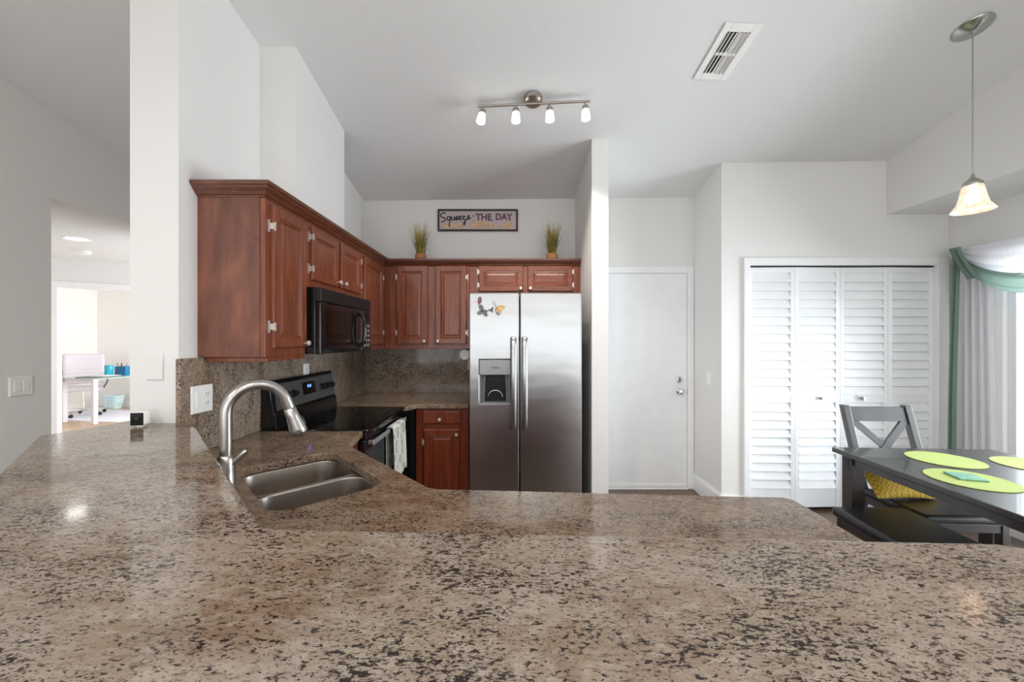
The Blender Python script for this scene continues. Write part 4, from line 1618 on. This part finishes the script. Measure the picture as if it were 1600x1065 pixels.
def dining_chair(x, y, rz, label):
    """origin at floor under the seat centre, facing -y"""
    t = thing('dining_chair', (x, y, 0), label, 'chair', rz=rz)
    W2 = .218
    lean = lambda z: .20 + max(0, z - .46) * .30
    for s in (-1, 1):
        m = MB()
        xc = s * (W2 - .02)
        ring = []
        for z in (0, .46, .72, .976):
            yb = lean(z) + (.03 if z == 0 else 0)
            ring.append([(xc - .02, yb - .022, z), (xc + .02, yb - .022, z), (xc + .02, yb + .022, z), (xc - .02, yb + .022, z)])
        m.loft(ring)
        m.build('back_leg', M['table'], t, bevel=.003)
        m = MB()
        m.box(xc - .02, xc + .02, -.215, -.175, 0, .43)
        m.build('front_leg', M['table_leg'], t, bevel=.003)
    m = MB()
    z0, z1 = .875, .965
    m.loft([[(xx, lean(z) - .012, z) for z in (z0, z1)] + [(xx, lean(z) + .012, z) for z in (z1, z0)] for xx in (-W2 + .04, W2 - .04)])
    m.build('top_rail', M['table'], t, bevel=.003)
    z0, z1 = .50, .55
    m = MB()
    m.loft([[(xx, lean(z) - .010, z) for z in (z0, z1)] + [(xx, lean(z) + .010, z) for z in (z1, z0)] for xx in (-W2 + .04, W2 - .04)])
    m.build('lower_rail', M['table'], t, bevel=.003)
    for s in (-1, 1):
        m = MB()
        xa_, xb_ = s * (W2 - .055), -s * (W2 - .055)
        zt_, zb_ = .876, .549
        hw_ = .028
        yo = -.002 * s
        m.loft([[(xa_ - hw_, lean(zt_) - .009 + yo, zt_), (xa_ + hw_, lean(zt_) - .009 + yo, zt_), (xa_ + hw_, lean(zt_) + .009 + yo, zt_), (xa_ - hw_, lean(zt_) + .009 + yo, zt_)],
                [(xb_ - hw_, lean(zb_) - .009 + yo, zb_), (xb_ + hw_, lean(zb_) - .009 + yo, zb_), (xb_ + hw_, lean(zb_) + .009 + yo, zb_), (xb_ - hw_, lean(zb_) + .009 + yo, zb_)]])
        m.build('cross_slat', M['table'], t)
    m = MB()
    m.box(-W2 + .01, W2 - .01, -.21, .18, .385, .432)
    m.build('seat_frame', M['table_leg'], t, bevel=.003)
    m = MB()
    m.box(-W2, W2, -.225, .175, .433, .478)
    m.build('seat', M['leather'], t, bevel=.018, seg=4)
    return t


dining_chair(2.44, 2.315, math.radians(-3), 'black X-back dining chair at the far end of the table')

# bench along the left side of the table
bn_ = thing('dining_bench', (1.975, 1.65, 0), 'backless dining bench with a black padded seat beside the table', 'bench', rz=TROT)
BL, BW = 1.15, .40
m = MB()
m.box(-BW / 2, BW / 2, -BL / 2, BL / 2, .425, .478)
m.build('padded_seat', M['leather'], bn_, bevel=.022, seg=4)
m = MB()
m.box(-BW / 2 + .02, BW / 2 - .02, -BL / 2 + .02, BL / 2 - .02, .36, .424)
m.build('bench_frame', M['table_leg'], bn_, bevel=.003)
for sx in (-1, 1):
    for sy in (-1, 1):
        m = MB()
        x, y = sx * (BW / 2 - .045), sy * (BL / 2 - .045)
        m.box(x - .025, x + .025, y - .025, y + .025, 0, .4)
        m.build('leg', M['table_leg'], bn_, bevel=.003)


# mustard cushion leaning on the chair back
def pillow(nu, w, h, d):
    m = MB()
    rings = []
    n = 16
    for side in (1, -1):
        def fn(u, v):
            a_, b_ = 2 * u - 1, 2 * v - 1
            e_ = max(0, (1 - abs(a_) ** 2.6)) ** .5 * max(0, (1 - abs(b_) ** 2.6)) ** .5
            pin = 1 - .06 * (1 - abs(a_)) * abs(b_) ** 2
            pin2 = 1 - .06 * (1 - abs(b_)) * abs(a_) ** 2
            return (a_ * w / 2 * pin2, side * d / 2 * e_, b_ * h / 2 * pin)
        m.grid(fn, n, n)
    bmesh.ops.remove_doubles(m.bm, verts=m.bm.verts[:], dist=.0005)
    return m


cu_ = pillow(16, .40, .29, .09).build('throw_cushion', M['yellow'], None, smooth=80)
cu_.location = (2.325, 2.400, .592)
cu_.rotation_euler = (math.radians(-45), math.radians(2), math.radians(3))
tag(cu_, 'mustard waffle-knit cushion leaning on the X-back chair under the table', 'cushion')

# ------------------------------------------------------------------ curtain
cr = thing('curtain_rod', (3.55, 3.09, 2.11), 'curtain rod with a ring end at the dining window', 'curtain rod')
m = MB()
m.tube([(3.545, 3.09, 2.11), (3.545, .80, 2.11)], .009, 10)
m.build('rod', M['green_nickel'], cr, smooth=60, world=True)
m = MB()
ring = [(3.545 + .032 * math.sin(t_), 3.128, 2.112 + .034 * math.cos(t_)) for t_ in [2 * PI * i / 24 for i in range(25)]]
ring = [(3.545 + .0 * math.sin(t_), 3.125 + .034 * math.sin(t_), 2.112 + .036 * math.cos(t_)) for t_ in [2 * PI * i / 24 for i in range(25)]]
m.tube(ring, .004, 8)
m.tube([(XR - .001, 3.06, 2.11), (3.54, 3.06, 2.11)], .007, 8)
m.tube([(XR - .001, .85, 2.11), (3.54, .85, 2.11)], .007, 8)
m.build('ring_bracket', M['green_nickel'], cr, smooth=60, world=True)

# white voile side panel
m = MB()


def panel_fn(u, v):
    z = 2.09 - v * 2.07
    spread = .20 + .03 * v
    y = 3.135 - u * spread
    x = 3.572 + .011 * math.sin(u * 26 + .6 * math.sin(v * 3)) + .005 * math.sin(u * 51 + 1)
    return (x, y, z)


m.grid(panel_fn, 60, 24)
tag(m.build('voile_curtain', M['sheer_white'], smooth=80), 'white voile curtain panel hanging in folds left of the window', 'curtain')

# green and white scarf: swags over the rod and a green tail at the outer side
scf = thing('window_scarf', (3.5, 2.6, 2.1), 'sage green and white scarf swagged over the curtain rod', 'scarf valance')


def swag(y0, y1, top, sag0, sag1, x0, ripple):
    def fn(u, v):
        y = y0 + (y1 - y0) * u
        par = 4 * u * (1 - u)
        sag = sag0 + (sag1 - sag0) * v
        z = top - sag * par ** .8 - .03 * v
        x = x0 - .02 - .05 * par * math.sin(v * PI * .8 + .2) - ripple * math.sin(v * 20 + u * 3)
        return (x, y, z)
    return fn


for (y0, y1) in ((3.10, 2.12), (2.14, 1.16)):
    m = MB()
    m.grid(swag(y0, y1, 2.135, .015, .27, 3.53, .010), 30, 26)
    m.build('white_swag', M['sheer_white'], scf, smooth=80, world=True)
    m = MB()
    m.grid(swag(y0, y1, 2.120, .25, .36, 3.515, .008), 30, 14)
    m.build('green_swag', M['sage'], scf, smooth=80, world=True)
    m = MB()
    m.grid(swag(y1 + .34, y1 - .06, 2.155, -.02, .03, 3.51, .006), 14, 8)
    m.build('green_swag', M['sage'], scf, smooth=80, world=True)
m = MB()


def knot_fn(u, v):
    z = 2.135 - v * .26
    y = 3.115 - u * .07 - v * .13
    x = 3.455 + .010 * math.sin(u * 14) - .012 * math.sin(v * PI)
    return (x, y, z)


m.grid(knot_fn, 20, 12)
m.build('green_knot', M['sage'], scf, smooth=80, world=True)
m = MB()


def tail_fn(u, v):
    z = 2.12 - v * 1.98
    y = 3.12 - u * .055 + .035 * math.sin(min(1, v * 1.3) * PI / 2)
    x = 3.490 + .012 * math.sin(u * 13 + v * 2)
    return (x, y, z)


m.grid(tail_fn, 24, 26)
m.build('green_tail', M['sage'], scf, smooth=80, world=True)

# ------------------------------------------------------------------ office furniture
dl = Vector((.218, .976))
ds = Vector((.976, -.218))
o0 = Vector((-7.646, 6.718))
dk = thing('office_desk', (-7.2, 7.1, 0), 'glass-topped desk with white legs in the office', 'desk')


def dp(s, l):
    p = o0 + ds * s + dl * l
    return (p.x, p.y)


DSW, DLN = .70, 1.25
MB().prism([dp(-.06, -.06), dp(DSW + .06, -.06), dp(DSW + .06, DLN), dp(-.06, DLN)], .752, .768).build('glass_top', M['desk_glass'], dk, world=True)
for s, l in ((0, 0), (DSW, 0), (0, DLN - .06), (DSW, DLN - .06)):
    MB().prism([dp(s - .03, l - .03), dp(s + .03, l - .03), dp(s + .03, l + .03), dp(s - .03, l + .03)], .0065, .7515).build('leg', M['white_leather'], dk, world=True)
MB().prism([dp(.05, -.02), dp(DSW - .05, -.02), dp(DSW - .05, .02), dp(.05, .02)], .69, .7515).build('apron', M['white_leather'], dk, world=True)
m = MB()
m.prism([dp(.22, .02), dp(.64, .08), dp(.60, .42), dp(.20, .36)], .7685, .778)
tag(m.build('desk_portfolio', M['paper'], None), 'dark flat portfolio lying on the glass desk', 'portfolio')
m = MB()
m.prism([dp(.26, .20), dp(.56, .24), dp(.54, .48), dp(.26, .44)], .7785, .783)
tag(m.build('paper_sheets', M['white_sheet'], None), 'white papers lying on the dark portfolio', 'papers')
cp_ = MB().lathe([(.05, 0), (.058, .01), (.06, .17), (.056, .185), (.05, .18), (.05, .02), (0, .02)], (0, 0, 0), 24, cap1=False).build('desk_cup', M['aqua'], None, smooth=40)
cp_.location = (-7.29, 7.12, .7685)
tag(cp_, 'turquoise cup standing on the office desk', 'cup')
og = thing('pen_organizer', (-7.27, 7.36, .7685), 'blue pen organizer holding pens at the desk edge', 'organizer')
m = MB()
m.box(-.10, .10, -.06, .06, 0, .006)
for x0_, x1_, y0_, y1_ in ((-.10, .10, -.06, -.054), (-.10, .10, .054, .06), (-.10, -.094, -.054, .054), (.094, .10, -.054, .054), (-.003, .003, -.054, .054)):
    m.box(x0_, x1_, y0_, y1_, .006, .15)
m.build('tray', M['aqua_dark'], og, bevel=.002)
for i, (x_, y_, dx_, mt) in enumerate(((-.06, 0, -.05, 'ink_dark'), (-.04, .02, -.02, 'wing_grey'), (-.03, -.02, .03, 'black_satin'), (.04, .01, .02, 'wing_plum'))):
    q_ = MB().tube([(0, 0, 0), (dx_, 0, .20)], .005, 8).build('pen', M[mt], None, smooth=60)
    q_.location = (-7.27 + x_, 7.36 + y_, .776)
    tag(q_, ['dark pen leaning furthest left in the blue organizer', 'grey pen upright in the blue organizer', 'black pen beside the grey pen in the blue organizer', 'plum pen at the right in the blue organizer'][i], 'pen', 'pens in the blue organizer')
# chair
oc = thing('office_chair', (-8.02, 7.36, .0065), 'white ribbed office chair on a chrome base behind the desk', 'office chair', rz=math.radians(44))
m = MB()


def back_fn(u, v):
    z = .58 + v * .55
    x = -.27 + .54 * u
    y = .20 + .10 * v + .05 * (2 * u - 1) ** 2 * -1 + .008 * abs(math.sin(v * PI * 8))
    return (x, y, z)


m.grid(back_fn, 12, 48)
m.build('backrest', M['white_leather'], oc, smooth=50, solid=.035)
MB().box(-.27, .27, -.26, .22, .46, .54).build('seat', M['white_leather'], oc, bevel=.03, seg=4)
for s in (-1, 1):
    m = MB()
    m.tube(smooth_path([(s * .28, .22, .80), (s * .33, .05, .76), (s * .33, -.12, .74), (s * .32, -.16, .62), (s * .27, -.10, .50)], 5), .013, 8)
    m.build('armrest', M['steel_dark'], oc, smooth=60)
m = MB()
m.lathe([(.028, .09), (.028, .28), (.018, .285), (.018, .46)], (0, 0, 0), 14)
m.build('gas_column', M['chrome'], oc, smooth=40)
for i in range(5):
    a_ = 2 * PI * i / 5 + .5
    m = MB()
    m.tube([(0, 0, .11), (.15 * math.cos(a_), .15 * math.sin(a_), .10), (.31 * math.cos(a_), .31 * math.sin(a_), .075)], [.022, .018, .013], 8)
    leg = m.build('base_leg', M['chrome'], oc, smooth=60)
    m = MB()
    m.lathe([(0, -.022), (.026, -.022), (.03, -.015), (.03, .015), (.026, .022), (0, .022)], (.31 * math.cos(a_), .31 * math.sin(a_), .031), 16, 'y', cap0=False, cap1=False)
    m.build('caster', M['black_satin'], leg, smooth=40)
m = MB()
m.prism([(-8.55, 7.0), (-6.75, 6.75), (-6.55, 7.8), (-8.4, 7.95)], .0005, .006)
tag(m.build('office_rug', M['rug']), 'pale blue white rug under the office desk', 'rug')
bk = thing('waste_basket', (-8.20, 8.10, 0), 'pale aqua waste basket against the office wall', 'waste basket')
rings = []
for z, w_, d_ in ((0, .12, .08), (.27, .16, .11), (.265, .15, .10), (.01, .11, .07)):
    rings.append([(x, y, z) for x, y in round_rect(-w_, w_, -d_, d_, .05)])
m = MB()
m.loft(rings)
m.build('bin', M['basket'], bk, smooth=40)
